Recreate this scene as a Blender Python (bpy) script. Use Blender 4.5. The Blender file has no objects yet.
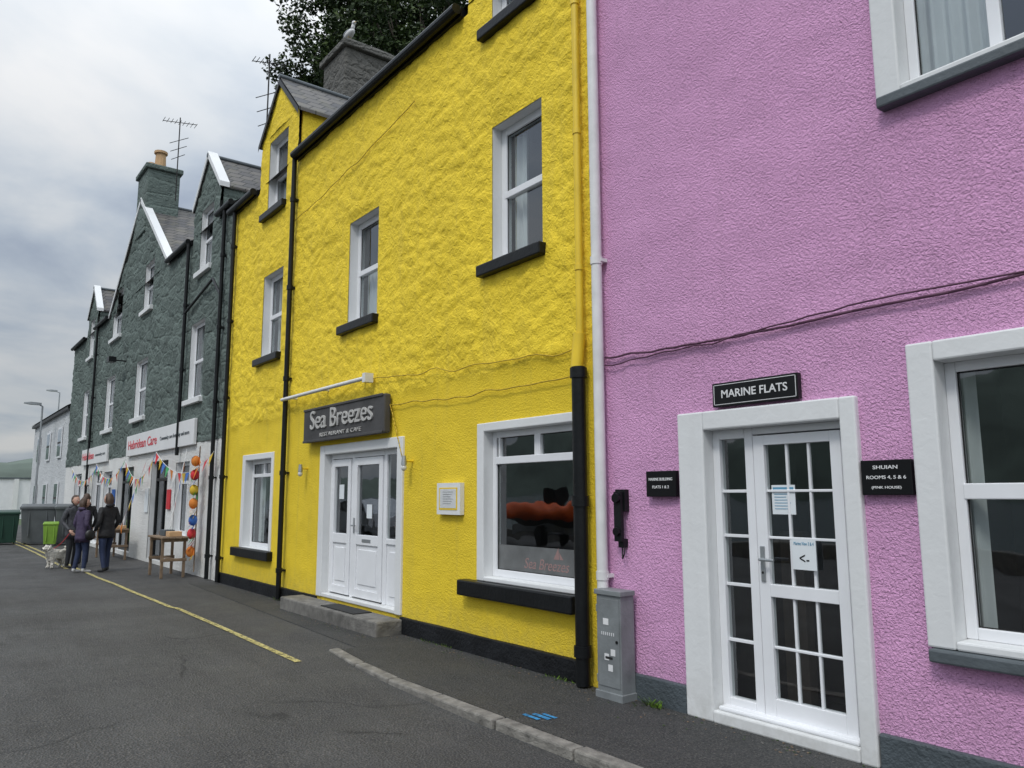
import bpy, bmesh, math, random
from mathutils import Vector, Matrix, noise
random.seed(7)
sc=bpy.context.scene
# ------------------------------------------------------------------ materials
def newmat(name):
    m=bpy.data.materials.new(name); m.use_nodes=True
    nt=m.node_tree; b=nt.nodes['Principled BSDF']
    return m,nt,b
def N(nt,t,**k):
    n=nt.nodes.new(t)
    for a,v in k.items(): setattr(n,a,v)
    return n
def coords(nt,scale=(1,1,1)):
    tc=N(nt,'ShaderNodeTexCoord'); mp=N(nt,'ShaderNodeMapping'); mp.inputs['Scale'].default_value=scale
    nt.links.new(tc.outputs['Object'],mp.inputs[0]); return mp.outputs[0]
def noi(nt,vec,scale,detail=4,rough=.55,dist=0):
    n=N(nt,'ShaderNodeTexNoise'); n.inputs['Scale'].default_value=scale; n.inputs['Detail'].default_value=detail
    n.inputs['Roughness'].default_value=rough; n.inputs['Distortion'].default_value=dist
    nt.links.new(vec,n.inputs['Vector']); return n.outputs['Fac']
def ramp(nt,fac,stops):
    r=N(nt,'ShaderNodeValToRGB'); e=r.color_ramp.elements
    while len(e)<len(stops): e.new(.5)
    for el,(p,c) in zip(e,stops):
        el.position=p; el.color=(c,c,c,1) if not isinstance(c,tuple) else (*c,1)
    nt.links.new(fac,r.inputs[0]); return r.outputs[0]
def mix(nt,fac,a,b,mode='MIX'):
    n=N(nt,'ShaderNodeMix',data_type='RGBA',blend_type=mode)
    for s,v in ((0,fac),(6,a),(7,b)):
        if isinstance(v,(int,float)): n.inputs[s].default_value=v
        elif isinstance(v,tuple): n.inputs[s].default_value=(*v,1)
        else: nt.links.new(v,n.inputs[s])
    return n.outputs[2]
def math_(nt,op,a,b=0,clamp=False):
    n=N(nt,'ShaderNodeMath',operation=op); n.use_clamp=clamp
    for i,v in enumerate((a,b)):
        if isinstance(v,(int,float)): n.inputs[i].default_value=v
        else: nt.links.new(v,n.inputs[i])
    return n.outputs[0]
def bump(nt,b,h,dist,strength=1,prev=None):
    n=N(nt,'ShaderNodeBump'); n.inputs['Distance'].default_value=dist; n.inputs['Strength'].default_value=strength
    nt.links.new(h,n.inputs['Height'])
    if prev: nt.links.new(prev,n.inputs['Normal'])
    nt.links.new(n.outputs[0],b.inputs['Normal']); return n.outputs[0]
def simple(name,col,rough=.5,var=.12,metal=0,bscale=0,bdist=.002,vs=3.0,spec=.5):
    m,nt,b=newmat(name); v=coords(nt)
    f=noi(nt,v,vs,4); d=tuple(c*(1-var) for c in col); l=tuple(min(1,c*(1+var)) for c in col)
    nt.links.new(mix(nt,ramp(nt,f,[(.3,0.0),(.7,1.0)]),d,l),b.inputs['Base Color'])
    b.inputs['Roughness'].default_value=rough; b.inputs['Metallic'].default_value=metal
    b.inputs['Specular IOR Level'].default_value=spec
    if bscale: bump(nt,b,noi(nt,v,bscale,2),bdist)
    return m
def warp(nt,v,scale,amt):
    wv=N(nt,'ShaderNodeMix',data_type='VECTOR'); wv.inputs[0].default_value=amt
    nz=N(nt,'ShaderNodeTexNoise'); nz.inputs['Scale'].default_value=scale; nz.inputs['Detail'].default_value=2; nt.links.new(v,nz.inputs['Vector'])
    nt.links.new(v,wv.inputs[4]); nt.links.new(nz.outputs['Color'],wv.inputs[5]); return wv.outputs[1]
def render_wall(name,col,dirt,s1,d1,s2,d2,rough=.75,base_z=.55,crev=.22,stones=None,streak=.22,splash=.55,fv=.16):
    """painted roughcast: coarse lumps + fine grit, grime streaks, splash zone near ground"""
    m,nt,b=newmat(name); v=coords(nt)
    big=ramp(nt,noi(nt,v,.6,4,.6),[(.32,0.0),(.72,1.0)])
    fine=ramp(nt,noi(nt,v,5,4,.7),[(.38,0.0),(.68,1.0)])
    c=mix(nt,big,tuple(x*.88 for x in col),col)
    c=mix(nt,math_(nt,'MULTIPLY',fine,fv),c,tuple(x*.72 for x in col))
    st=ramp(nt,noi(nt,coords(nt,(5,5,.35)),1.4,3,.6),[(.55,0.0),(.78,1.0)])
    c=mix(nt,math_(nt,'MULTIPLY',st,streak),c,dirt)
    sep=N(nt,'ShaderNodeSeparateXYZ'); nt.links.new(v,sep.inputs[0])
    mr=N(nt,'ShaderNodeMapRange'); mr.inputs[1].default_value=.0 if base_z<.5 else .15; mr.inputs[2].default_value=base_z
    mr.inputs[3].default_value=1; mr.inputs[4].default_value=0; nt.links.new(sep.outputs[2],mr.inputs[0])
    sp=math_(nt,'MULTIPLY',mr.outputs[0],ramp(nt,noi(nt,v,9,3,.7),[(.35,.15),(.65,.8)]))
    c=mix(nt,math_(nt,'MULTIPLY',sp,splash,True),c,dirt)
    h=noi(nt,v,s1,2,.5,.6); h=ramp(nt,h,[(.28,0.0),(.66,1.0)])
    c=mix(nt,math_(nt,'MULTIPLY',ramp(nt,h,[(.05,1.0),(.4,0.0)]),crev),c,tuple(x*.5 for x in col))  # hollows between the lumps coloured darker, crevice shade put into the base colour
    p=None
    if stones:
        mp=N(nt,'ShaderNodeMapping'); mp.inputs['Scale'].default_value=(stones[0],1,stones[1]); nt.links.new(v,mp.inputs[0])
        wv=warp(nt,mp.outputs[0],1.3,.25)
        vo=N(nt,'ShaderNodeTexVoronoi'); vo.inputs['Scale'].default_value=1; nt.links.new(wv,vo.inputs['Vector'])
        ve=N(nt,'ShaderNodeTexVoronoi',feature='DISTANCE_TO_EDGE'); ve.inputs['Scale'].default_value=1; nt.links.new(wv,ve.inputs['Vector'])
        sc3=N(nt,'ShaderNodeSeparateXYZ'); nt.links.new(vo.outputs['Color'],sc3.inputs[0])
        c=mix(nt,math_(nt,'MULTIPLY',sc3.outputs[0],.5),c,tuple(x*.5 for x in col)); c=mix(nt,math_(nt,'MULTIPLY',sc3.outputs[1],.3),c,tuple(min(1,x*1.6) for x in col))
        edge=ramp(nt,ve.outputs['Distance'],[(.0,1.0),(.10,0.0)]); c=mix(nt,math_(nt,'MULTIPLY',edge,.35),c,tuple(x*1.35 for x in col))
        p=bump(nt,b,ramp(nt,ve.outputs['Distance'],[(.0,0.0),(.14,1.0)]),.02)
    nt.links.new(c,b.inputs['Base Color']); b.inputs['Roughness'].default_value=rough
    b.inputs['Specular IOR Level'].default_value=.3
    p=bump(nt,b,h,d1,1,p); bump(nt,b,noi(nt,v,s2,2),d2,1,p)
    return m
YEL=(.92,.675,.042)
M={}
M['yellow']=render_wall('yellow_painted_rubble',YEL,(.40,.31,.08),19,.008,70,.006,crev=.06)
M['yellow_low']=render_wall('yellow_roughcast',(.91,.665,.038),(.36,.29,.09),52,.0045,120,.004,crev=.08)
M['pink']=render_wall('pink_roughcast',(.755,.395,.655),(.40,.24,.34),60,.0078,140,.0045,crev=.13)
M['greystone']=render_wall('grey_green_painted_stone',(.118,.150,.136),(.05,.06,.05),9,.02,40,.008,.8,.3,stones=(2.2,4.2))
M['whitewall']=render_wall('white_limewash',(.78,.78,.76),(.40,.39,.35),22,.010,60,.005,.8,.7)
M['farwhite']=render_wall('far_grey_harling',(.60,.62,.63),(.28,.29,.29),10,.02,40,.006)
M['white']=render_wall('white_painted_masonry',(.77,.78,.78),(.36,.35,.31),14,.0009,60,.0005,.42,.40,crev=.02,streak=.09,splash=.5,fv=.06)
M['upvc']=simple('white_upvc',(.78,.79,.81),.25,.04)
M['reveal']=simple('offwhite_reveal',(.62,.63,.63),.6,.10,bscale=20,bdist=.004)
M['black']=simple('black_gloss_paint',(.008,.009,.010),.38,.3,bscale=25,bdist=.003,spec=.25)
M['blackplinth']=simple('black_plinth',(.012,.013,.015),.6,.4,bscale=30,bdist=.012,spec=.2)
M['greyplinth']=simple('slate_grey_plinth',(.065,.08,.09),.6,.2,bscale=40,bdist=.010)
M['greysill']=simple('grey_sill_paint',(.085,.10,.11),.5,.15,bscale=30,bdist=.004)
M['plasticwhite']=simple('white_pipe',(.70,.70,.69),.35,.09,vs=6)
M['yellowpipe']=simple('yellow_pipe',(.80,.56,.03),.45,.1)
M['signgrey']=simple('weathered_sign_board',(.055,.053,.053),.6,.35,bscale=12,bdist=.004,vs=2)
M['signtext']=simple('sign_letters_light',(.46,.45,.43),.5,.08)
M['signblack']=simple('sign_black',(.006,.006,.007),.3,.1,spec=.3)
M['signwhite']=simple('sign_white',(.72,.72,.72),.4,.04)
M['red']=simple('sign_red',(.55,.03,.05),.4,.1)
M['filmtext']=simple('etched_lettering',(.30,.19,.18),.5,.1)
M['film']=simple('frosted_film',(.14,.145,.145),.35,.2,vs=6)
M['paper']=simple('paper',(.72,.76,.78),.6,.04)
M['blueink']=simple('print_blue',(.10,.28,.42),.6,.04)
M['metal']=simple('galvanised_steel',(.36,.38,.39),.45,.12,.7)
M['cabgrey']=simple('cabinet_grey',(.19,.205,.21),.5,.22,bscale=40,bdist=.002,vs=5)
M['rope']=simple('cable_rubber',(.10,.035,.07),.6,.1)
M['ycable']=simple('painted_cable',(.50,.34,.02),.6,.1)
M['wood']=simple('weathered_timber',(.20,.14,.09),.75,.3,bscale=25,bdist=.004,vs=8)
M['concrete']=simple('concrete_step',(.15,.143,.13),.85,.38,bscale=45,bdist=.010,vs=7)
M['kerb']=simple('granite_kerb',(.19,.18,.16),.85,.4,bscale=60,bdist=.010,vs=9)
M['stone']=render_wall('chimney_stone',(.105,.102,.092),(.05,.05,.04),8,.03,30,.01,stones=(2,3.5))
M['clay']=simple('chimney_pot_clay',(.50,.32,.17),.8,.2)
M['curtain']=simple('net_curtain',(.62,.64,.65),.9,.06)
M['room']=simple('room_interior',(.040,.038,.037),.9,.3,vs=1.5)
M['roomwarm']=simple('room_furniture',(.10,.075,.06),.8,.4,vs=2)
M['soil']=simple('grass_hill',(.05,.075,.03),.95,.35,vs=.1)
M['hillfar']=simple('distant_hill',(.085,.11,.09),1,.35,vs=.012)  # green paled and greyed, distance haze put into the hill colour
M['lime']=simple('lime_bin_plastic',(.20,.36,.04),.5,.1)
M['greenbin']=simple('dark_green_bin',(.012,.05,.032),.45,.1)
M['greybin']=simple('grey_bin',(.10,.11,.115),.5,.15)
M['rubber']=simple('wheel_rubber',(.015,.015,.015),.8,.1)
M['skin']=simple('skin',(.50,.30,.22),.55,.06)
M['hairb']=simple('hair_brown',(.06,.035,.022),.6,.2)
M['coat']=simple('black_coat',(.012,.012,.014),.7,.3,bscale=14,bdist=.02)
M['purple']=simple('purple_jacket',(.050,.035,.078),.7,.2,bscale=14,bdist=.02)
M['navy']=simple('grey_jacket',(.05,.052,.06),.7,.2,bscale=14,bdist=.02)
M['jeans']=simple('jeans',(.018,.03,.075),.8,.2,bscale=18,bdist=.01)
M['jeans2']=simple('dark_trousers',(.015,.017,.022),.8,.2,bscale=18,bdist=.01)
M['shoe']=simple('shoe_dark',(.02,.02,.02),.5,.2)
M['shoew']=simple('shoe_white',(.55,.55,.55),.5,.1)
M['fur']=simple('white_dog_fur',(.70,.67,.60),.95,.15,bscale=45,bdist=.03,vs=12)
M['nose']=simple('dog_nose',(.01,.01,.01),.4,.1)
M['gull']=simple('gull_white',(.7,.7,.7),.8,.05)
M['gullg']=simple('gull_grey',(.25,.27,.3),.8,.05)
M['orange']=simple('orange_hypalon',(.75,.12,.02),.5,.1)
M['bluepaint']=simple('blue_utility_mark',(.03,.20,.40),.8,.5,vs=25)
M['lampglass']=simple('lamp_diffuser',(.6,.6,.58),.3,.05)
M['carpaint']=simple('silver_car_paint',(.42,.44,.46),.25,.03,.5)
for i,c in enumerate([(.55,.03,.04),(.60,.40,.03),(.04,.14,.45),(.05,.30,.10),(.62,.20,.03),(.65,.62,.6)]): M['flag%d'%i]=simple('bunting_cloth_%d'%i,c,.8,.1)
def slate():
    m,nt,b=newmat('roof_slate'); tc=N(nt,'ShaderNodeTexCoord'); sep=N(nt,'ShaderNodeSeparateXYZ'); nt.links.new(tc.outputs['Object'],sep.inputs[0])
    cb=N(nt,'ShaderNodeCombineXYZ'); nt.links.new(math_(nt,'ADD',sep.outputs[0],sep.outputs[1]),cb.inputs[0]); nt.links.new(math_(nt,'MULTIPLY',sep.outputs[2],1.4),cb.inputs[1])
    br=N(nt,'ShaderNodeTexBrick'); br.inputs['Scale'].default_value=1; br.inputs['Brick Width'].default_value=.28; br.inputs['Row Height'].default_value=.2
    br.inputs['Mortar Size'].default_value=.012; br.inputs['Color1'].default_value=(.055,.055,.06,1); br.inputs['Color2'].default_value=(.12,.11,.10,1); br.inputs['Mortar'].default_value=(.015,.015,.015,1)
    nt.links.new(cb.outputs[0],br.inputs['Vector'])
    nt.links.new(mix(nt,ramp(nt,noi(nt,coords(nt),3,4,.7),[(.5,0.0),(.75,.6)]),br.outputs['Color'],(.14,.13,.08)),b.inputs['Base Color'])
    b.inputs['Roughness'].default_value=.6; bump(nt,b,math_(nt,'SUBTRACT',1,br.outputs['Fac']),.02); return m
M['slate']=slate()
def asphalt(name,base,patch,seed=0):
    m,nt,b=newmat(name); v=coords(nt); tc=N(nt,'ShaderNodeMapping'); tc.inputs['Location'].default_value=(seed,seed*2,0); nt.links.new(v,tc.inputs[0]); v=tc.outputs[0]
    agg=noi(nt,v,80,2,.8); agg2=N(nt,'ShaderNodeTexVoronoi'); agg2.inputs['Scale'].default_value=55; nt.links.new(v,agg2.inputs['Vector'])
    c=mix(nt,ramp(nt,noi(nt,v,.45,5,.65,.6),[(.38,0.0),(.60,1.0)]),base,patch)
    c=mix(nt,ramp(nt,noi(nt,coords(nt,(.25,1.6,1)),1.1,4,.6),[(.42,0.0),(.68,.7)]),c,tuple(x*.50 for x in base))
    c=mix(nt,ramp(nt,noi(nt,v,14,4,.75),[(.45,0.0),(.72,.5)]),c,tuple(x*.4 for x in base))
    c=mix(nt,ramp(nt,agg,[(.47,0.0),(.72,1.0)]),c,tuple(min(1,x*(3.7-.4*i)) for i,x in enumerate(base)))
    c=mix(nt,ramp(nt,agg2.outputs['Distance'],[(.0,.7),(.35,0.0)]),c,tuple(x*.22 for x in base))
    cr=N(nt,'ShaderNodeTexVoronoi',feature='DISTANCE_TO_EDGE'); cr.inputs['Scale'].default_value=.33
    nt.links.new(warp(nt,v,2.2,.25),cr.inputs['Vector'])
    crk=math_(nt,'MULTIPLY',ramp(nt,cr.outputs['Distance'],[(.0,1.0),(.006,0.0)]),ramp(nt,noi(nt,v,.6,2),[(.5,0.0),(.6,.8)]))
    c=mix(nt,crk,c,tuple(x*.25 for x in base))
    spots=N(nt,'ShaderNodeTexVoronoi'); spots.inputs['Scale'].default_value=2.3; nt.links.new(v,spots.inputs['Vector'])
    c=mix(nt,ramp(nt,spots.outputs['Distance'],[(.0,.6),(.045,0.0)]),c,(.19,.18,.165))
    nt.links.new(c,b.inputs['Base Color'])
    nt.links.new(ramp(nt,noi(nt,v,.8,4,.6),[(.35,.60),(.7,.92)]),b.inputs['Roughness'])
    bump(nt,b,math_(nt,'ADD',agg,agg2.outputs['Distance']),.016); return m
M['road']=asphalt('road_asphalt',(.045,.047,.048),(.068,.069,.069))
M['pave']=asphalt('pavement_asphalt',(.033,.035,.036),(.048,.049,.048),13)
M['patch']=asphalt('asphalt_repair',(.034,.035,.037),(.046,.047,.048),31)
def paintline():
    m,nt,b=newmat('yellow_road_paint'); v=coords(nt)
    t=N(nt,'ShaderNodeBsdfTransparent'); mx=N(nt,'ShaderNodeMixShader'); out=nt.nodes['Material Output']
    nt.links.new(mix(nt,noi(nt,v,6,4),(.40,.34,.12),(.56,.49,.20)),b.inputs['Base Color']); b.inputs['Roughness'].default_value=.8
    w=ramp(nt,noi(nt,v,22,5,.75),[(.40,0.0),(.52,1.0)])
    nt.links.new(w,mx.inputs[0]); nt.links.new(t.outputs[0],mx.inputs[1]); nt.links.new(b.outputs[0],mx.inputs[2]); nt.links.new(mx.outputs[0],out.inputs[0]); return m
M['yline']=paintline()
def glass():
    m=bpy.data.materials.new('window_glass'); m.use_nodes=True; nt=m.node_tree; nt.nodes.clear()
    o=N(nt,'ShaderNodeOutputMaterial'); g=N(nt,'ShaderNodeBsdfGlossy'); g.inputs['Roughness'].default_value=.015; g.inputs['Color'].default_value=(.93,.96,1,1)
    t=N(nt,'ShaderNodeBsdfTransparent'); t.inputs[0].default_value=(.80,.84,.83,1)
    lw=N(nt,'ShaderNodeLayerWeight'); lw.inputs[0].default_value=.5
    fr=math_(nt,'ADD',math_(nt,'MULTIPLY',math_(nt,'POWER',lw.outputs['Facing'],4.0),.85),.14,True)
    tc=N(nt,'ShaderNodeTexCoord'); nz=N(nt,'ShaderNodeTexNoise'); nz.inputs['Scale'].default_value=1.6; nt.links.new(tc.outputs['Object'],nz.inputs['Vector'])
    bp=N(nt,'ShaderNodeBump'); bp.inputs['Distance'].default_value=.01; bp.inputs['Strength'].default_value=.5; nt.links.new(nz.outputs[0],bp.inputs['Height']); nt.links.new(bp.outputs[0],g.inputs['Normal'])
    x=N(nt,'ShaderNodeMixShader'); nt.links.new(fr,x.inputs[0]); nt.links.new(t.outputs[0],x.inputs[1]); nt.links.new(g.outputs[0],x.inputs[2]); nt.links.new(x.outputs[0],o.inputs[0]); return m
M['glass']=glass()
def water():
    m,nt,b=newmat('harbour_water'); v=coords(nt,(1,2.2,1)); b.inputs['Base Color'].default_value=(.02,.035,.04,1); b.inputs['Roughness'].default_value=.12
    bump(nt,b,noi(nt,v,.8,4,.6),.3); return m
M['water']=water()
def leafmat(name,c):
    m,nt,b=newmat(name); v=coords(nt)
    nt.links.new(mix(nt,noi(nt,v,.7,2),tuple(x*.6 for x in c),tuple(x*1.4 for x in c)),b.inputs['Base Color']); b.inputs['Roughness'].default_value=.6
    b.inputs['Specular IOR Level'].default_value=.3
    return m
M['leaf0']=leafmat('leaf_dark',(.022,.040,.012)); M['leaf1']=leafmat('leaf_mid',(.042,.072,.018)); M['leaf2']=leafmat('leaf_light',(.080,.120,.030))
M['bark']=simple('bark',(.05,.04,.03),.9,.3,bscale=10,bdist=.03)
# ------------------------------------------------------------------ builders
def empty(name,loc=(0,0,0)):
    e=bpy.data.objects.new(name,None); e.location=loc; e.empty_display_size=.3; sc.collection.objects.link(e); return e
def attach(o,par):
    if par is not None:
        o.parent=par; o.matrix_parent_inverse=Matrix.Translation(-Vector(par.location))
class MB:
    def __init__(s): s.v=[];s.f=[];s.m=[];s.mats=[]
    def mi(s,m):
        if m not in s.mats: s.mats.append(m)
        return s.mats.index(m)
    def face(s,pts,m):
        n=len(s.v); s.v+= [tuple(p) for p in pts]; s.f.append(tuple(range(n,n+len(pts)))); s.m.append(s.mi(m))
    def hexa(s,p,m):
        n=len(s.v); s.v+=[tuple(q) for q in p]
        for q in ((0,1,3,2),(4,6,7,5),(0,4,5,1),(2,3,7,6),(0,2,6,4),(1,5,7,3)):
            s.f.append(tuple(n+i for i in q)); s.m.append(s.mi(m))
    def box(s,x0,x1,y0,y1,z0,z1,m): s.hexa([(x,y,z) for x in (x0,x1) for y in (y0,y1) for z in (z0,z1)],m)
    def cyl(s,p0,p1,r,m,r1=None,n=12,cap=True):
        p0=Vector(p0);p1=Vector(p1);d=(p1-p0).normalized(); r1=r if r1 is None else r1
        a=d.orthogonal().normalized(); b=d.cross(a); k=len(s.v)
        for p,rr in ((p0,r),(p1,r1)):
            for i in range(n):
                t=2*math.pi*i/n; s.v.append(tuple(p+a*rr*math.cos(t)+b*rr*math.sin(t)))
        for i in range(n):
            j=(i+1)%n; s.f.append((k+i,k+j,k+n+j,k+n+i)); s.m.append(s.mi(m))
        if cap:
            s.f.append(tuple(k+i for i in reversed(range(n)))); s.m.append(s.mi(m)); s.f.append(tuple(k+n+i for i in range(n))); s.m.append(s.mi(m))
    def path(s,pts,r,m,n=8):
        for a,b in zip(pts[:-1],pts[1:]): s.cyl(a,b,r,m,n=n)
    def ell(s,c,r,m,nu=14,nv=9,fn=None):
        k=len(s.v)
        for j in range(nv+1):
            ph=math.pi*j/nv
            for i in range(nu):
                th=2*math.pi*i/nu; p=Vector((math.sin(ph)*math.cos(th),math.sin(ph)*math.sin(th),math.cos(ph)))
                sc_=fn(p) if fn else 1
                s.v.append((c[0]+r[0]*p.x*sc_,c[1]+r[1]*p.y*sc_,c[2]+r[2]*p.z*sc_))
        for j in range(nv):
            for i in range(nu):
                a=k+j*nu+i;b=k+j*nu+(i+1)%nu; s.f.append((a,a+nu,b+nu,b)); s.m.append(s.mi(m))
    def loft(s,rings,m,cap=True):
        k=len(s.v);n=len(rings[0])
        for r in rings: s.v+=[tuple(p) for p in r]
        for j in range(len(rings)-1):
            for i in range(n):
                i2=(i+1)%n; s.f.append((k+j*n+i,k+j*n+i2,k+(j+1)*n+i2,k+(j+1)*n+i)); s.m.append(s.mi(m))
        if cap:
            s.f.append(tuple(k+i for i in reversed(range(n)))); s.m.append(s.mi(m))
            s.f.append(tuple(k+(len(rings)-1)*n+i for i in range(n))); s.m.append(s.mi(m))
    def obj(s,name,par=None,bevel=0,smooth=False,loc=None,rotz=0):
        me=bpy.data.meshes.new(name); me.from_pydata(s.v,[],s.f)
        for m in s.mats: me.materials.append(M[m])
        me.polygons.foreach_set('material_index',s.m)
        bm=bmesh.new(); bm.from_mesh(me)
        if smooth: bmesh.ops.remove_doubles(bm,verts=bm.verts,dist=1e-5)
        bmesh.ops.recalc_face_normals(bm,faces=bm.faces); bm.to_mesh(me); bm.free()
        o=bpy.data.objects.new(name,me); sc.collection.objects.link(o)
        if smooth:
            me.polygons.foreach_set('use_smooth',[True]*len(me.polygons))
            if smooth=='auto':
                try: me.set_sharp_from_angle(angle=math.radians(35))
                except Exception: pass
        if bevel:
            b=o.modifiers.new('bevel','BEVEL'); b.width=bevel; b.segments=2; b.limit_method='ANGLE'; b.angle_limit=math.radians(40)
        if loc is not None: o.location=loc
        if rotz: o.rotation_euler[2]=rotz
        if loc is None: attach(o,par)
        elif par is not None:
            o.parent=par; o.matrix_parent_inverse=Matrix.Translation(-Vector(par.location))
        return o
def text(name,body,x,y,z,width,height,mat,par=None,extr=.003,shear=0,align='CENTER',bold=0):
    c=bpy.data.curves.new(name,'FONT'); c.body=body; c.size=1; c.extrude=.02; c.align_x='CENTER'; c.align_y='CENTER'; c.shear=shear; c.resolution_u=4; c.offset=bold
    c.materials.append(M[mat]); o=bpy.data.objects.new(name,c); sc.collection.objects.link(o)
    bpy.context.view_layer.update(); d=o.dimensions
    sx=width/max(d.x,.01); sy=height/max(d.y,.01)
    o.rotation_euler=(math.radians(90),0,0); o.scale=(sx,sy,extr/.02); o.location=(x,y,z); attach(o,par); return o
def sst(a,b,x):
    t=max(0,min(1,(x-a)/(b-a))); return t*t*(3-2*t)
def rubble(x,z,amp=.019,fx=2.7,fz=4.6):
    p=Vector((x*fx,z*fz,3.1)); w=noise.noise_vector(p*.6); p=p+w*.6
    d,_=noise.voronoi(p); h=sst(0,.38,d[1]-d[0])
    n1=noise.noise(Vector((x*6,z*8,7))); n2=noise.noise(Vector((x*1.2,z*1.5,1)))
    n3=noise.noise(Vector((x*15,z*17,2)))
    return amp*(h*.65+n1*.5+n2*1.2+n3*.25)
def breaks(a,b,pts,res):
    ps=sorted(set([a,b]+[p for p in pts if a<p<b])); out=[]
    for p,q in zip(ps[:-1],ps[1:]):
        n=max(1,round((q-p)/res)); out+=[p+(q-p)*i/n for i in range(n)]
    return out+[b]
def wall(name,par,x0,x1,z0,z1,ops,mat,res,disp,top=None,y=0,extra=[]):
    xs=breaks(x0,x1,[o[0] for o in ops]+[o[1] for o in ops]+extra,res); zs=breaks(z0,z1,[o[2] for o in ops]+[o[3] for o in ops],res)
    vs=[];fs=[];nx=len(xs);nz=len(zs)
    for z in zs:
        for x in xs:
            zz=z if top is None else z0+(z-z0)/(z1-z0)*(top(x)-z0)
            dd=9
            for o in ops:
                dx=max(o[0]-x,0,x-o[1]); dz=max(o[2]-zz,0,zz-o[3]); dd=min(dd,math.hypot(dx,dz))
            vs.append((x,y-disp(x,zz)*sst(0,.16,dd),zz))
    for j in range(nz-1):
        for i in range(nx-1):
            cx=(xs[i]+xs[i+1])/2;cz=(zs[j]+zs[j+1])/2
            if any(o[0]<cx<o[1] and o[2]<cz<o[3] for o in ops): continue
            a=j*nx+i; fs.append((a,a+1,a+nx+1,a+nx))
    me=bpy.data.meshes.new(name); me.from_pydata(vs,[],fs); me.materials.append(M[mat]); me.polygons.foreach_set('use_smooth',[True]*len(fs))
    o=bpy.data.objects.new(name,me); sc.collection.objects.link(o); attach(o,par); return o
def reveals(mb,x0,x1,z0,z1,m,d=.2,y=0.0,t=.03,bottom=True):
    mb.box(x0-t,x0,y+.012,y+d,z0-t,z1+t,m); mb.box(x1,x1+t,y+.012,y+d,z0-t,z1+t,m)
    mb.box(x0,x1,y+.012,y+d,z1,z1+t,m)
    if bottom: mb.box(x0,x1,y+.012,y+d,z0-t,z0,m)
def room(mb,x0,x1,z0,z1,y=.22,d=1.4,e=.25):
    X0,X1,Z0,Z1=x0-e,x1+e,z0-e,z1+.15; Y=y+d
    mb.face([(X0,Y,Z0),(X1,Y,Z0),(X1,Y,Z1),(X0,Y,Z1)],'room'); mb.face([(X0,y,Z0),(X0,Y,Z0),(X0,Y,Z1),(X0,y,Z1)],'room')
    mb.face([(X1,y,Z0),(X1,Y,Z0),(X1,Y,Z1),(X1,y,Z1)],'room'); mb.face([(X0,y,Z1),(X1,y,Z1),(X1,Y,Z1),(X0,Y,Z1)],'room'); mb.face([(X0,y,Z0),(X1,y,Z0),(X1,Y,Z0),(X0,Y,Z0)],'room')
def curtain(mb,x0,x1,z0,z1,y=.24,m='curtain'):
    n=max(8,int((x1-x0)/.015)); pts=[(x0+(x1-x0)*i/n, y+.022*math.sin((x0+(x1-x0)*i/n)*62)+.014*math.sin((x0+(x1-x0)*i/n)*23)) for i in range(n+1)]
    for a,b in zip(pts[:-1],pts[1:]): mb.face([(a[0],a[1],z0),(b[0],b[1],z0),(b[0],b[1],z1),(a[0],a[1],z1)],m)
def window(name,par,x0,x1,z0,z1,h=[],v=[],fw=.06,y=.12,fd=.06,cur=None,rev='reveal',m='upvc',rm=True):
    mb=MB()
    mb.box(x0,x0+fw,y,y+fd,z0,z1,m); mb.box(x1-fw,x1,y,y+fd,z0,z1,m); mb.box(x0+fw,x1-fw,y,y+fd,z1-fw,z1,m); mb.box(x0+fw,x1-fw,y,y+fd,z0,z0+fw*1.1,m)
    for (z,a,b,w) in h: mb.box(a,b,y-.006,y+fd-.006,z-w/2,z+w/2,m)
    for (x,a,b,w) in v: mb.box(x-w/2,x+w/2,y+.003,y+fd-.01,a,b,m)
    o=mb.obj(name+'_frame',par,bevel=.006)
    g=MB(); yy=y+fd*.55; g.face([(x0+.01,yy,z0+.01),(x1-.01,yy,z0+.01),(x1-.01,yy,z1-.01),(x0+.01,yy,z1-.01)],'glass'); g.obj(name+'_glass',par)
    gk=MB(); t=.006; a0,a1,c0,c1=x0+fw,x1-fw,z0+fw*1.1,z1-fw
    gk.box(a0,a0+t,y+.02,y+.03,c0,c1,'rubber'); gk.box(a1-t,a1,y+.02,y+.03,c0,c1,'rubber'); gk.box(a0+t,a1-t,y+.02,y+.03,c1-t,c1,'rubber'); gk.box(a0+t,a1-t,y+.02,y+.03,c0,c0+t,'rubber'); gk.obj(name+'_gasket',par)
    r=MB()
    if rev: reveals(r,x0,x1,z0,z1,rev,d=y+.08)
    if rm: room(r,x0,x1,z0,z1,y=y+.085)
    for c in (cur or []): curtain(r,*c,y=y+.15)
    r.obj(name+'_reveal_and_room',par)
def band(mb,x0,x1,z0,z1,ix0,ix1,iz0,iz1,m='white',y0=-.03,y1=.1,bottom=True):
    mb.box(x0,ix0,y0,y1,z0,z1,m); mb.box(ix1,x1,y0,y1,z0,z1,m); mb.box(ix0,ix1,y0,y1,iz1,z1,m)
    if bottom: mb.box(ix0,ix1,y0,y1,z0,iz0,m)
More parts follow.
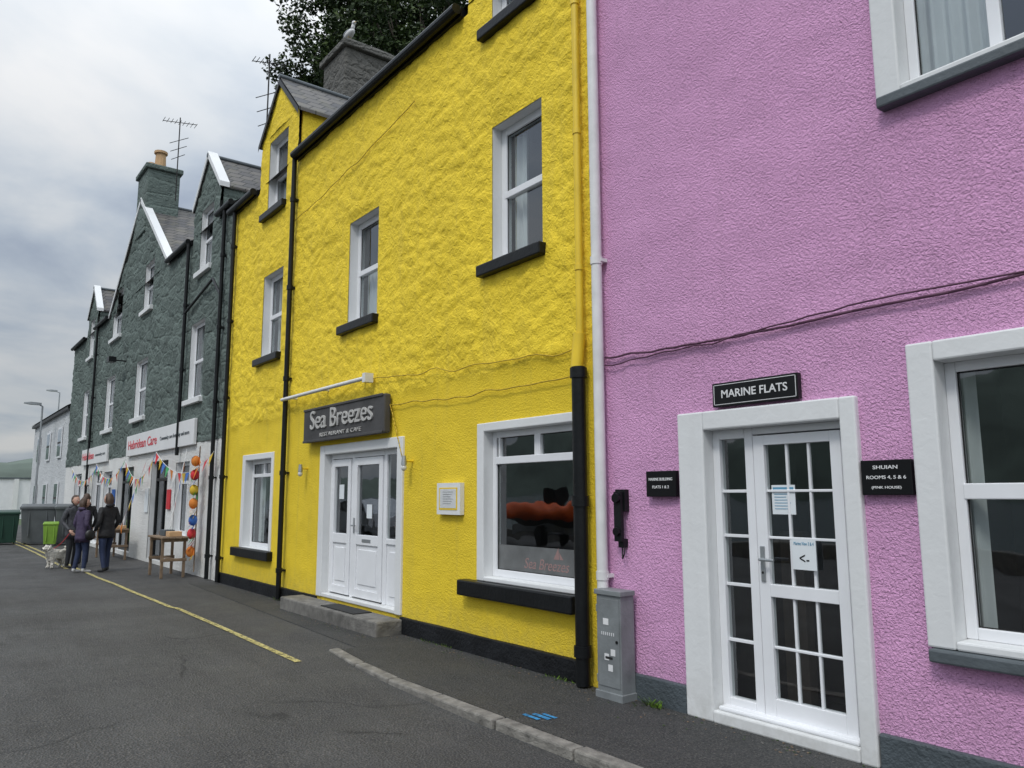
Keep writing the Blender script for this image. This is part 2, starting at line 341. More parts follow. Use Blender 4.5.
def gable_roof(name,par,x0,x1,ze,za,ydepth,ov=.08,skew=None,t=.06):
    xa=(x0+x1)/2; mb=MB()
    for s,xe in ((-1,x0-ov),(1,x1+ov)):
        sl=(za-ze)/(x1-xa); zz=ze-ov*sl
        a=(xa,-.06,za+.02);b=(xe,-.06,zz+.02);c=(xe,ydepth,zz+.02);d=(xa,ydepth,za+.02)
        mb.face([a,b,c,d],'slate'); mb.face([(p[0],p[1],p[2]+t) for p in (a,b,c,d)],'slate')
        mb.face([a,b,(b[0],b[1],b[2]+t),(a[0],a[1],a[2]+t)],skew or 'black'); mb.face([b,c,(c[0],c[1],c[2]+t),(b[0],b[1],b[2]+t)],'slate')
    mb.cyl((xa,-.08,za+.09),(xa,ydepth,za+.09),.05,'greysill')
    mb.obj(name,par)
    if skew:
        k=MB()
        for xe in (x0-.06,x1+.06):
            sl=(za-ze)/(x1-xa); dz=.11
            p=[(xa,za+.05),(xe,ze+.05-.06*sl),(xe,ze+.05-.06*sl+dz),(xa,za+.05+dz+.03)]
            for yy in (-.07,.14): k.face([(q[0],yy,q[1]) for q in p],skew)
            for i in range(4):
                q0=p[i];q1=p[(i+1)%4]; k.face([(q0[0],-.07,q0[1]),(q1[0],-.07,q1[1]),(q1[0],.14,q1[1]),(q0[0],.14,q0[1])],skew)
        k.obj(name+'_skews',par)
def aerial(name,x,y,z,h,s=.5):
    mb=MB(); mb.cyl((x,y,z),(x,y,z+h),.018,'rubber',n=6)
    zt=z+h*.93; mb.cyl((x-.1,y-.45*s*2,zt),(x+.1,y+.45*s*2,zt+.05),.011,'rubber',n=6)
    for i in range(9):
        t=i/8; yy=y-.45*s*2+.9*s*2*t; mb.cyl((x-.16*s*2,yy,zt+.05*t),(x+.16*s*2,yy,zt+.05*t),.008,'rubber',n=5)
    for q in (.7,.6,.5): mb.cyl((x-.3*q,y-.3*q,z+h*q),(x+.3*q,y+.3*q,z+h*q+.12),.010,'rubber',n=5)
    mb.obj(name)
# ------------------------------------------------------------------ ground
def road_z(x,y): return -.055*sst(-7.9,-4.5,x)+.008*noise.noise(Vector((x*.6,y*.6,0)))*(1 if y<-1.4 else 0)
gm=MB(); gm.face([(-3000,-13.2,-.30),(3000,-13.2,-.30),(3000,3000,-.30),(-3000,3000,-.30)],'soil'); gm.obj('ground')
xs=breaks(-95,14,[],.5); ys=breaks(-13,.25,[],.3)
rv=[(x,y,road_z(x,y)-.006) for y in ys for x in xs]; rf=[(j*len(xs)+i,j*len(xs)+i+1,(j+1)*len(xs)+i+1,(j+1)*len(xs)+i) for j in range(len(ys)-1) for i in range(len(xs)-1)]
me=bpy.data.meshes.new('road'); me.from_pydata(rv,[],rf); me.materials.append(M['road']); me.polygons.foreach_set('use_smooth',[True]*len(rf)); ro=bpy.data.objects.new('road',me); sc.collection.objects.link(ro)
pm=MB(); pm.hexa([(-7.75,-.97,-.05),(-7.75,-.97,.004),(-7.75,0,-.05),(-7.75,0,.004),(-6.6,-1.12,-.05),(-6.6,-1.12,.004),(-6.6,0,-.05),(-6.6,0,.004)],'pave'); pm.box(-6.6,14,-1.12,.0,-.05,.004,'pave'); pm.obj('pavement')
ap=MB(); ap.hexa([(-15.2,-.50,-.05),(-15.2,-.50,.003),(-15.2,0,-.05),(-15.2,0,.003),(-7.76,-.80,-.05),(-7.76,-.80,.003),(-7.76,0,-.05),(-7.76,0,.003)],'pave'); ap.obj('pavement_apron')
ke=empty('kerb',(-3,-1.2,0)); x=-7.8; i=0
koff=lambda x: .15*max(0,min(1,(-6.6-x)/1.2))
while x<12:
    L=random.uniform(.72,1.0); mb=MB(); sh=random.uniform(-.008,.008); zt=.010+random.uniform(-.003,.004); k0,k1=koff(x),koff(x+L)
    xe=x+L-.018
    mb.hexa([(x,-1.24+sh+k0,-.1),(x,-1.24+sh+k0,zt),(x,-1.124+k0,-.1),(x,-1.124+k0,zt),(xe,-1.24+sh+k1,-.1),(xe,-1.24+sh+k1,zt),(xe,-1.124+k1,-.1),(xe,-1.124+k1,zt)],'kerb'); mb.obj('kerb_stone_%d'%i,ke,bevel=.014); x+=L; i+=1
def strip(name,x0,x1,yf,w,m='yline',dz=.004,top=None):
    mb=MB(); n=int((x1-x0)/.25)
    P=[x0+(x1-x0)*k/n for k in range(n+1)]
    W=lambda a:(w+.012*noise.noise(Vector((a*3,1,1)))) if m=='yline' else w*(1+.06*noise.noise(Vector((a*2,1,1))))
    for a,b in zip(P[:-1],P[1:]): mb.face([(a,yf(a)-W(a)/2,road_z(a,-2)+dz),(b,yf(b)-W(b)/2,road_z(b,-2)+dz),(b,yf(b)+W(b)/2,road_z(b,-2)+dz),(a,yf(a)+W(a)/2,road_z(a,-2)+dz)],m)
    mb.obj(name,smooth=True)
strip('yellow_road_line',-40,-7.45,lambda x:-1.56+.03*math.sin(x*.4)+(-.05 if x<-12 else 0),.070)
strip('yellow_road_line',-40,-20,lambda x:-1.80+.03*math.sin(x*.4),.070)
mb=MB()
for a,b,c,d in ((-4.66,-4.48,-1.0,-.965),(-4.62,-4.44,-.94,-.90),(-4.58,-4.43,-.88,-.85)): mb.face([(a,c,.009),(b,c,.009),(b,d,.009),(a,d,.009)],'bluepaint')
mb.obj('blue_utility_marking')
mb=MB(); mb.box(-95,14,-13.3,-13.0,-3,.35,'concrete'); mb.obj('quay_wall',bevel=.03)
mb=MB(); mb.face([(-3000,-3000,-2.2),(3000,-3000,-2.2),(3000,-13.25,-2.2),(-3000,-13.25,-2.2)],'water'); mb.obj('water')
def hills(name,cx,cy,ang,w,dep,hh,seed,m,n=60,k=8):
    vs=[];fs=[]
    ca,sa=math.cos(ang),math.sin(ang)
    for j in range(k+1):
        for i in range(n+1):
            u=(i/n-.5)*w; t=j/k; v=(t-.5)*dep; z=hh*math.sin(math.pi*t)*(.55+.6*noise.noise(Vector((u/w*6+seed,t,seed)))+.2*noise.noise(Vector((u/w*22,t*3,seed))))*math.sin(math.pi*i/n)**.5 if 0<i<n else 0
            vs.append((cx+ca*u-sa*v,cy+sa*u+ca*v,z-3))
    for j in range(k):
        for i in range(n): a=j*(n+1)+i; fs.append((a,a+1,a+n+2,a+n+1))
    me=bpy.data.meshes.new(name); me.from_pydata(vs,[],fs); me.materials.append(M[m]); me.polygons.foreach_set('use_smooth',[True]*len(fs)); o=bpy.data.objects.new(name,me); sc.collection.objects.link(o)
hills('hill',-1300,40,math.radians(90),1500,500,110,3,'hillfar')
hills('hill',-300,-1100,0,3400,600,240,9,'hillfar')  # hill across the water, out of view; made higher to darken window reflections
hills('hill',900,-900,math.radians(50),1500,400,100,5,'hillfar')
vs=[];fs=[];nx,ny=40,14
for j in range(ny+1):
    for i in range(nx+1):
        x=-75+105*i/nx;y=9+60*j/ny; vs.append((x,y,-.3+18*sst(9,50,y)*sst(-75,-40,x)*sst(30,5,x) + .8*noise.noise(Vector((x*.1,y*.1,0)))*sst(9,20,y)))
for j in range(ny):
    for i in range(nx): a=j*(nx+1)+i; fs.append((a,a+1,a+nx+2,a+nx+1))
me=bpy.data.meshes.new('hillside'); me.from_pydata(vs,[],fs); me.materials.append(M['soil']); me.polygons.foreach_set('use_smooth',[True]*len(fs)); o=bpy.data.objects.new('hillside',me); sc.collection.objects.link(o)
# ------------------------------------------------------------------ trees
def tree(name,base,cc,cr,nclump,per,seed,leaf=.2):
    rnd=random.Random(seed); e=empty(name,base); t=MB(); b=Vector(base); c=Vector(cc)
    t.cyl(b,b.lerp(c,.55),.38,'bark',.26,10); t.cyl(b.lerp(c,.55),c,.26,'bark',.12,8)
    L=MB(); cl=[]
    for i in range(nclump):
        while True:
            p=Vector((rnd.uniform(-1,1),rnd.uniform(-1,1),rnd.uniform(-1,1)))
            if .25<p.length<1: break
        p=p*(.55+.5*rnd.random()); q=c+Vector((p.x*cr[0],p.y*cr[1],p.z*cr[2])); cl.append(q)
        if i%3==0: t.cyl(b.lerp(c,rnd.uniform(.5,.95)),q,.07,'bark',.02,5)
    for q in cl:
        s=rnd.uniform(.5,1.1); tone=rnd.random()
        for k in range(per):
            d=Vector((rnd.gauss(0,1),rnd.gauss(0,1),rnd.gauss(0,.7))); d=d.normalized()*s*rnd.random()**.4
            p=q+d; a=Vector((rnd.uniform(-1,1),rnd.uniform(-1,1),rnd.uniform(-.6,.6))).normalized(); w=a.orthogonal().normalized(); w.rotate(Matrix.Rotation(rnd.uniform(0,6.28),3,a))
            l=leaf*rnd.uniform(.6,1.3); up=d.z/s
            m='leaf2' if up>.1 and tone>.3 and rnd.random()<.65 else ('leaf1' if rnd.random()<.5+.3*up else 'leaf0')  # paler leaves towards each clump's top, darker below: light from above put into colour
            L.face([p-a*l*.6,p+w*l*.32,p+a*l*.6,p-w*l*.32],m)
    t.obj('trunk_and_limbs',e)
    me=bpy.data.meshes.new('foliage'); me.from_pydata(L.v,[],L.f)
    for m in L.mats: me.materials.append(M[m])
    me.polygons.foreach_set('material_index',L.m); o=bpy.data.objects.new('foliage',me); sc.collection.objects.link(o); attach(o,e)
tree('broadleaf_tree',(-40,13,5),(-40.3,12.5,24.6),(3.5,3.4,5.2),120,210,1)
tree('broadleaf_tree',(-35,13,5),(-36,12.5,27),(4.0,4.0,5.6),115,210,2)
tree('broadleaf_tree',(-28.5,13,5),(-29,12.5,24),(4.8,4.5,6),110,210,3)
tree('broadleaf_tree',(-22,14,5),(-23,13,22.5),(4.6,4.5,5.0),70,200,4)
# ------------------------------------------------------------------ PINK HOUSE
ph=empty('pink_house',(-2,0,0))
PX0,PX1=-4.84,6.0
dop=(-3.78,-2.56,0.0,2.12); wop=(-2.06,-.86,.76,2.40); uop=(-2.10,-.86,4.08,5.42)
wop2=(1.4,2.6,.76,2.40); uop2=(1.4,2.6,4.08,5.42)
pd=lambda x,z:.010*noise.noise(Vector((x*2.2,z*2.2,5)))+.006*noise.noise(Vector((x*6,z*6,9)))
wall('front_wall',ph,PX0,PX1,.0,7.4,[dop,wop,uop,wop2,uop2],'pink',.06,pd)
b2=MB(); b2.box(PX0,PX1,1.9,8,0,7.3,'pink'); b2.box(PX0,PX0+.05,.03,1.9,0,7.3,'pink'); b2.box(PX1-.05,PX1,.03,1.9,0,7.3,'pink'); b2.box(PX0,PX1,-.12,.3,7.4,7.52,'black')
b2.face([(PX0,-.25,7.53),(PX1,-.25,7.53),(PX1,4,10.6),(PX0,4,10.6)],'slate'); b2.face([(PX0,8.2,7.53),(PX1,8.2,7.53),(PX1,4,10.6),(PX0,4,10.6)],'slate')
for xx in (PX0+.01,PX1-.01): b2.face([(xx,0,7.4),(xx,8,7.4),(xx,4,10.55)],'pink')
b2.obj('rear_walls_and_roof',ph)
pl=MB(); pl.box(PX0+.1,-3.925,-.035,.02,-.06,.20,'greyplinth'); pl.box(-2.485,PX1,-.035,.02,-.06,.20,'greyplinth'); pl.obj('plinth',ph,bevel=.012)
s=MB(); band(s,-3.92,-2.49,.0,2.21,-3.68,-2.60,.0,2.07,'white',-.045,.14,bottom=False)
s.box(-3.68,-2.60,-.05,.14,.0,.085,'white'); s.box(-3.66,-2.62,-.012,.1,.085,.115,'upvc'); s.obj('door_surround',ph,bevel=.012)
d=MB(); yd=.07
d.box(-3.68,-3.62,yd,yd+.07,.085,2.07,'upvc'); d.box(-3.40,-3.33,yd,yd+.07,.085,2.07,'upvc'); d.box(-2.65,-2.60,yd,yd+.07,.085,2.07,'upvc'); d.box(-3.62,-3.40,yd,yd+.07,2.0,2.07,'upvc'); d.box(-3.33,-2.65,yd,yd+.07,2.02,2.07,'upvc')
d.box(-3.62,-3.40,yd,yd+.07,.085,.17,'upvc'); d.obj('door_frame',ph,bevel=.006)
d=MB(); y0=.06
d.box(-3.32,-3.235,y0,y0+.06,.10,2.01,'upvc'); d.box(-2.735,-2.66,y0,y0+.06,.10,2.01,'upvc'); d.box(-3.235,-2.735,y0,y0+.06,1.94,2.01,'upvc'); d.box(-3.235,-2.735,y0,y0+.06,.90,.985,'upvc'); d.box(-3.235,-2.735,y0,y0+.06,.10,.23,'upvc')
for xx in (-3.068,-2.902): 
    for za,zb in ((.985,1.94),(.23,.90)): d.box(xx-.009,xx+.009,y0+.016,y0+.044,za,zb,'upvc')
for zz in (1.30,1.62,.565): d.box(-3.235,-2.735,y0+.013,y0+.047,zz-.009,zz+.009,'upvc')
d.obj('door_leaf',ph,bevel=.004)
d=MB()
for zz in (1.30,1.62,.985-.03,.565): d.box(-3.62,-3.40,yd+.018,yd+.05,zz-.011,zz+.011,'upvc')
d.obj('sidelight_bars',ph,bevel=.003)
g=MB(); g.face([(-3.24,.09,.22),(-2.73,.09,.22),(-2.73,.09,1.95),(-3.24,.09,1.95)],'glass'); g.face([(-3.63,.105,.16),(-3.39,.105,.16),(-3.39,.105,2.01),(-3.63,.105,2.01)],'glass'); g.obj('door_glass',ph)
h=MB(); h.box(-3.295,-3.262,y0-.012,y0,1.0,1.24,'metal'); h.cyl((-3.279,y0-.05,1.15),(-3.279,y0,1.15),.01,'metal'); h.cyl((-3.279,y0-.05,1.15),(-3.16,y0-.055,1.15),.010,'metal'); h.cyl((-3.279,y0-.016,1.06),(-3.279,y0-.010,1.06),.009,'rubber'); h.obj('door_handle',ph,bevel=.003)
r=MB(); room(r,-3.75,-2.58,.1,2.1,y=.16,d=1.5); r.box(-2.95,-2.9,1.2,1.3,.0,1.9,'roomwarm'); r.box(-3.7,-3.5,.9,1.0,.0,1.3,'roomwarm'); r.obj('hallway',ph)
n=MB(); n.box(-3.20,-3.02,.083,.086,1.46,1.66,'paper'); n.box(-3.19,-3.03,.081,.083,1.62,1.645,'blueink'); n.box(-3.045,-2.87,.051,.0535,1.10,1.30,'paper')
for k in range(6): n.box(-3.18,-3.04-random.uniform(0,.05),.0815,.083,1.595-k*.02,1.600-k*.02,'blueink')
n.obj('door_notices',ph)
text('notice_text','Marine View 3 & 4',-2.957,.050,1.27,.145,.022,'blueink',ph,.001); text('notice_arrow','<-',-2.957,.050,1.17,.07,.05,'signblack',ph,.001)
def pinkwin(tag,x0,z0,z1,xr,mull,trans):
    s=MB(); band(s,x0,xr,z0,z1,x0+.155,xr-.155,z0+.05,z1-.12,'white',-.04,.16); s.obj(tag+'_surround',ph,bevel=.012)
    t=MB(); t.box(x0+.02,xr-.02,-.085,.02,z0-.075,z0-.002,'greysill'); t.obj(tag+'_sill',ph,bevel=.012)
    a,b_=x0+.155,xr-.155; c,dz=z0+.05,z1-.12
    hh=[];vv=[]
    if trans: hh.append((trans,a+.05,b_-.05,.09))
    if mull: vv.append((mull,c+.05,dz-.05,.07))
    cur=[(a+.02,a+.42,c,dz),(b_-.3,b_-.02,c,dz)] if not trans else [(a+.02,a+.10,c,dz),(b_-.12,b_-.02,c,dz)]
    window(tag,ph,a,b_,c,dz,hh,vv,.06,.10,.06,cur,None)
pinkwin('ground_window',-2.16,.74,2.48,-.78,None,1.61); pinkwin('upper_window',-2.22,4.06,5.50,-.78,-1.57,None)
pinkwin('ground_window_b',1.3,.74,2.48,2.7,None,1.61); pinkwin('upper_window_b',1.3,4.06,5.50,2.7,2.0,None)
def plaque(name,x0,x1,z0,z1,lines,y=-.05,bord=True):
    e=empty(name,((x0+x1)/2,y,(z0+z1)/2)); m=MB(); m.box(x0,x1,y,-.004,z0,z1,'signblack'); m.obj('board',e,bevel=.004)
    if bord:
        q=MB();t=.004;o=.014
        q.box(x0+o,x1-o,y-.002,y,z1-o-t,z1-o,'signwhite');q.box(x0+o,x1-o,y-.002,y,z0+o,z0+o+t,'signwhite');q.box(x0+o,x0+o+t,y-.002,y,z0+o,z1-o,'signwhite');q.box(x1-o-t,x1-o,y-.002,y,z0+o,z1-o,'signwhite'); q.obj('border',e)
    for i,(tx,zc,w,hh) in enumerate(lines): text('lettering_%d'%i,tx,(x0+x1)/2,y-.001,zc,w,hh,'signwhite',e,.002,bold=.012)
plaque('house_name_sign',-3.57,-2.87,2.23,2.405,[('MARINE FLATS',2.317,.54,.058)])
plaque('entry_plaque_sign',-4.25,-3.95,1.58,1.78,[('MARINE BUILDING',1.715,.24,.022),('FLATS 1 & 2',1.655,.17,.022)],bord=False)
plaque('entry_plaque_sign',-2.475,-2.17,1.59,1.80,[('SHUIAN',1.755,.15,.022),('ROOMS 4, 5 & 6',1.695,.24,.024),('(PINK HOUSE)',1.635,.18,.020)],bord=False)
m=MB(); m.box(-4.60,-4.49,-.05,-.0,1.46,1.64,'black'); m.box(-4.585,-4.505,-.085,-.05,1.22,1.62,'black'); m.cyl((-4.545,-.11,1.57),(-4.545,-.05,1.57),.04,'signblack'); m.cyl((-4.545,-.11,1.30),(-4.545,-.05,1.30),.035,'signblack'); m.box(-4.57,-4.51,-.055,0,1.17,1.24,'black'); m.path([(-4.52,-.03,1.2),(-4.5,-.06,1.12),(-4.53,-.05,1.08),(-4.56,-.02,1.17)],.006,'black'); m.obj('door_intercom',bevel=.01)
def sag(p0,p1,s,n=24,wob=.01,seed=0):
    r=[]
    for i in range(n+1):
        t=i/n; p=Vector(p0).lerp(Vector(p1),t); p.z-=s*4*t*(1-t)+wob*noise.noise(Vector((t*9,seed,0))); p.y-=.004*noise.noise(Vector((t*12,seed,4))); r.append(p)
    return r
m=MB()
m.path(sag((-4.70,-.03,2.77),(-2.86,-.03,2.735),.015,24,.02,1),.009,'rope',6); m.path(sag((-2.86,-.03,2.735),(3,-.03,2.80),-.02,30,.03,2),.009,'rope',6)
m.path(sag((-4.70,-.035,2.70),(-2.4,-.035,2.79),.02,24,.03,5),.006,'rope',6); m.path(sag((-2.4,-.035,2.79),(3,-.035,2.72),.0,24,.03,6),.006,'rope',6)
m.obj('telephone_cable',smooth=True)
c=MB(); c.box(-4.70,-4.43,-.19,-.037,.0,.80,'cabgrey'); c.box(-4.715,-4.415,-.205,-.036,.80,.84,'cabgrey'); c.box(-4.715,-4.415,-.205,-.036,.0,.06,'cabgrey')
for z in (.12,.66): c.box(-4.705,-4.695,-.195,-.16,z,z+.06,'metal')
cc=c.obj('meter_cabinet',bevel=.008)
c=MB(); c.box(-4.685,-4.445,-.196,-.190,.10,.77,'cabgrey'); c.cyl((-4.47,-.203,.45),(-4.47,-.196,.45),.012,'black'); c.box(-4.62,-4.56,-.198,-.196,.57,.62,'signwhite')
for k in range(7): c.box(-4.64+k*.022,-4.632+k*.022,-.198,-.196,.49,.515,'signwhite')
for k,(a,b_) in enumerate(((-4.61,.30),(-4.57,.22),(-4.54,.34))): c.box(a,a+.05,-.198,-.196,b_,b_+.05,'signwhite')
c.box(-4.60,-4.52,-.1985,-.1965,.31,.33,'rubber'); o=c.obj('cabinet_door',bevel=.002); o.parent=cc
def weeds(name,cx,cy,sx,sy,cnt,seed,hmax=.09):
    w=MB(); rnd=random.Random(seed)
    for k in range(cnt):
        x=cx+rnd.gauss(0,sx); y=cy+rnd.gauss(0,sy); a=rnd.uniform(0,6.28); l=rnd.uniform(.3,1)*hmax; wd=.006
        tip=(x+math.cos(a)*l*.7,y-abs(math.sin(a))*l*.6,.005+l*.7); w.face([(x-wd,y,.003),(x+wd,y,.003),(tip[0]+wd*.6,tip[1],tip[2]*.9),tip],'leaf2' if k%2 else 'lime')
    w.obj(name)
weeds('weeds',-4.22,-.07,.05,.025,70,4); weeds('weeds',-5.3,-.06,.12,.01,40,5,.05); weeds('weeds',-7.4,-.06,.2,.01,50,6,.05); weeds('weeds',-11.9,-.08,.15,.02,40,7,.07)
w=MB(); rnd=random.Random(9)
for k in range(620):
    x=rnd.uniform(-14,-1.5); y=-.05-abs(rnd.gauss(0,.14)); s_=rnd.uniform(.004,.012); a=rnd.uniform(0,3)
    if -11.1<x<-8.1: y-=.36
    w.face([(x+s_*math.cos(a+q*1.57)*(1.4 if q%2 else .8),y+s_*math.sin(a+q*1.57),.006+.004*(q%2)) for q in range(4)],['wood','concrete','leaf1'][k%3])
w.obj('grit_and_leaf_litter')
# ------------------------------------------------------------------ pipes between
m=MB(); m.cyl((-4.74,-.075,.02),(-4.74,-.075,7.4),.047,'plasticwhite',n=16)
for z in (.9,3.6,6.3): m.cyl((-4.74,-.075,z),(-4.74,-.075,z+.07),.054,'plasticwhite',n=16); m.box(-4.80,-4.68,-.075,0,z+.02,z+.05,'plasticwhite')
m.obj('white_downpipe',smooth='auto')
m=MB(); m.cyl((-4.96,-.08,2.95),(-4.96,-.08,7.2),.034,'yellowpipe',n=14)
for z in (3.6,4.9,6.2): m.cyl((-4.96,-.08,z),(-4.96,-.08,z+.05),.042,'yellowpipe',n=14)
m.cyl((-5.0,-.09,2.72),(-4.97,-.08,3.02),.055,'yellowpipe',n=14)
m.cyl((-4.98,-.09,.02),(-4.98,-.09,2.72),.062,'black',n=16)
for z in (.25,1.5,2.62): m.cyl((-4.98,-.09,z),(-4.98,-.09,z+.09),.076,'black',n=16)
m.obj('black_downpipe',smooth='auto')
# ------------------------------------------------------------------ YELLOW HOUSE
yh=empty('yellow_house',(-10,0,0))
YX0,YX1=-15.12,-4.86; EZ=7.15
W1=(-13.36,-12.44,3.99,5.48); W2=(-9.88,-9.0,3.98,5.48); W3=(-6.40,-5.56,4.03,5.56)
GS=(-14.02,-12.50,.70,2.32); BW=(-6.65,-5.05,.74,2.34); SF=(-10.60,-8.22,.20,2.30)
G1=(-13.34,-12.45,6.66,8.02); G2=(-6.40,-5.55,6.76,8.05)
def clipo(o,a,b): return (o[0],o[1],max(o[2],a),min(o[3],b))
yd_=lambda x,z: rubble(x,z)+.01
yl=lambda x,z:.014*noise.noise(Vector((x*1.6,z*1.6,5)))+.006*noise.noise(Vector((x*7,z*7,9)))
ydd=lambda x,z: yl(x,z)*(1-sst(2.78,2.92,z))+yd_(x,z)*sst(2.78,2.92,z)
wall('ground_floor_wall',yh,YX0,YX1,0,2.86,[GS,BW,SF],'yellow_low',.05,ydd)
wall('upper_wall',yh,YX0,YX1,2.86,EZ,[W1,W2,W3,clipo(G1,0,EZ),clipo(G2,0,EZ)],'yellow',.030,ydd)
def gabletop(xc,half,ze,za): return lambda x: za-(za-ze)*abs(x-xc)/half
for tag,(a,b,G) in {'left':(-13.70,-11.94,G1),'right':(-6.86,-5.10,G2)}.items():
    xc=(a+b)/2
    wall('gable_wall_'+tag,yh,a,b,EZ,8.12,[clipo(G,EZ,8.12)],'yellow',.04,yd_)
    wall('gable_peak_'+tag,yh,a,b,8.12,9.0,[],'yellow',.05,yd_,gabletop(xc,(b-a)/2,8.125,8.98),extra=[xc])
    k=MB(); k.box(a,a+.05,.05,3.2,EZ-.1,8.11,'yellow'); k.box(b-.05,b,.05,3.2,EZ-.1,8.11,'yellow'); k.obj('gable_cheeks_'+tag,yh)
    gable_roof('gable_roof_'+tag,yh,a,b,8.12,9.0,3.4)
    k=MB()
    for xa_,xb_ in ((a-.08,xc),(b+.08,xc)):
        z_a=8.12-.08*1.0; k.face([(xa_,-.075,z_a-.06),(xb_,-.075,8.94),(xb_,-.075,9.05),(xa_,-.075,z_a+.06)],'black')
    k.obj('bargeboards_'+tag,yh)
def ywin(tag,o,h=None,cur=None):
    mid=h or (o[2]+(o[3]-o[2])*.5)
    window(tag,yh,*o,[(mid,o[0]+.05,o[1]-.05,.075)],[],.085,.13,.07,cur,rev='white')
    t=MB(); t.box(o[0]-.17,o[1]+.06,-.10,.13,o[2]-.13,o[2]-.003,'black'); t.obj(tag+'_sill',yh,bevel=.015)
ywin('upper_window_1',W1,cur=[(W1[0]+.05,W1[0]+.4,4,5.5)]); ywin('upper_window_2',W2,cur=[(W2[0]+.05,W2[1]-.05,4.0,4.75)]); ywin('upper_window_3',W3,cur=[(W3[0]+.05,W3[0]+.28,4.05,5.5),(W3[1]-.25,W3[1]-.05,4.05,5.5)])
ywin('attic_window_1',G1,cur=[(G1[0],G1[1],6.7,7.3)]); ywin('attic_window_2',G2,cur=[(G2[0],G2[1],6.8,8)])
s=MB(); band(s,GS[0],GS[1],GS[2],GS[3],GS[0]+.14,GS[1]-.10,GS[2]+.02,GS[3]-.10,'white',-.02,.14); s.obj('side_window_surround',yh,bevel=.01)
window('side_window',yh,GS[0]+.14,GS[1]-.10,GS[2]+.02,GS[3]-.10,[(1.95,GS[0]+.2,GS[1]-.15,.06)],[(-13.3,1.95,2.2,.06)],.07,.12,.06,[(-13.8,-13.5,.8,2.2)],None)
t=MB(); t.box(-14.25,-12.42,-.10,.02,.55,.70,'black'); t.obj('side_window_sill',yh,bevel=.012)
s=MB(); band(s,-6.65,-5.05,.735,2.34,-6.53,-5.15,.78,2.25,'white',-.02,.14); s.obj('shop_window_surround',yh,bevel=.01)
window('shop_window',yh,-6.53,-5.15,.78,2.25,[(1.95,-6.47,-5.21,.075)],[(-5.80,1.95,2.2,.09),(-6.42,1.95,2.2,.03),(-5.26,1.95,2.2,.03)],.065,.10,.06,None,None,rm=False)
r=MB(); room(r,-6.5,-5.2,.8,2.2,y=.19,d=2.2,e=.6); r.box(-6.9,-4.9,1.2,1.9,.0,.95,'roomwarm'); r.box(-6.2,-5.9,.9,1.1,.0,1.0,'roomwarm'); r.obj('shop_interior',yh)
g=MB(); g.box(-6.462,-5.218,.1285,.131,.852,1.10,'film'); g.obj('window_film',yh)
text('window_lettering','Sea Breezes',-5.72,.1275,.935,.66,.10,'filmtext',yh,.001,.3)
g=MB(); g.face([(-5.60,.127,1.00),(-5.52,.127,1.00),(-5.53,.127,1.11)],'filmtext'); g.face([(-5.51,.127,1.00),(-5.46,.127,1.00),(-5.52,.127,1.07)],'filmtext'); g.obj('window_sail_motif',yh)
t=MB(); t.box(-6.87,-5.09,-.12,.02,.575,.733,'black'); t.obj('shop_window_sill',yh,bevel=.015)
s=MB(); band(s,-10.62,-8.20,.20,2.31,-10.46,-8.34,.20,2.18,'white',-.03,.16,bottom=False); s.box(-10.46,-8.34,-.02,.16,.20,.25,'white'); s.obj('shopfront_surround',yh,bevel=.01)
f=MB(); y0=.08;y1=.14
for a,b_ in ((-10.46,-10.40),(-9.78,-9.70),(-8.86,-8.78),(-8.40,-8.34)): f.box(a,b_,y0,y1,.25,2.18,'upvc')
for a,b_ in ((-10.40,-9.78),(-9.70,-8.86),(-8.78,-8.40)): f.box(a,b_,y0,y1,2.11,2.18,'upvc')
f.box(-8.78,-8.40,y0,y1,.99,1.06,'upvc'); f.box(-8.78,-8.40,y0+.02,y1,.25,.99,'upvc'); f.box(-8.70,-8.48,y0+.008,y0+.02,.36,.90,'upvc')
f.obj('shopfront_frame',yh,bevel=.006)
y0=.065;y1=.12
for nm,a,b_ in (('shop_door_left',-10.39,-9.79),('shop_door_right',-9.69,-8.87)):
    f=MB(); w_=.085 if nm.endswith('left') else .10
    f.box(a,a+w_,y0,y1,.27,2.10,'upvc'); f.box(b_-w_,b_,y0,y1,.27,2.10,'upvc'); f.box(a+w_,b_-w_,y0,y1,2.0,2.10,'upvc'); f.box(a+w_,b_-w_,y0,y1,.95,1.08,'upvc'); f.box(a+w_,b_-w_,y0,y1,.27,.38,'upvc'); f.box(a+w_,b_-w_,y0+.02,y1-.01,.38,.95,'upvc'); f.box(a+w_+.06,b_-w_-.06,y0+.008,y0+.02,.44,.89,'upvc')
    f.obj(nm,yh,bevel=.006)
f=MB(); f.box(-9.40,-9.16,y0-.006,y0,.99,1.03,'metal'); f.box(-9.655,-9.625,y0-.01,y0,1.1,1.3,'metal'); f.cyl((-9.64,y0-.045,1.2),(-9.53,y0-.045,1.2),.01,'metal'); f.obj('shop_door_furniture',yh)
g=MB()
for a,b_,z in ((-10.31,-9.87,1.06),(-9.60,-8.96,1.06),(-8.79,-8.39,1.05)): g.face([(a,.105,z),(b_,.105,z),(b_,.105,2.12),(a,.105,2.12)],'glass')
g.obj('shopfront_glass',yh)
r=MB(); room(r,-10.4,-8.4,.3,2.2,y=.17,d=2.5,e=.3); r.box(-10.3,-8.5,1.6,2.1,.2,1.25,'roomwarm'); r.obj('restaurant_interior',yh)
n=MB(); n.box(-10.2,-10.05,.098,.10,1.55,1.75,'paper'); n.box(-9.35,-9.2,.098,.10,1.3,1.48,'paper'); n.obj('shop_notices',yh)
st=MB(); st.box(-11.05,-8.12,-.38,-.035,-.02,.17,'concrete'); st.obj('doorstep',yh,bevel=.02)
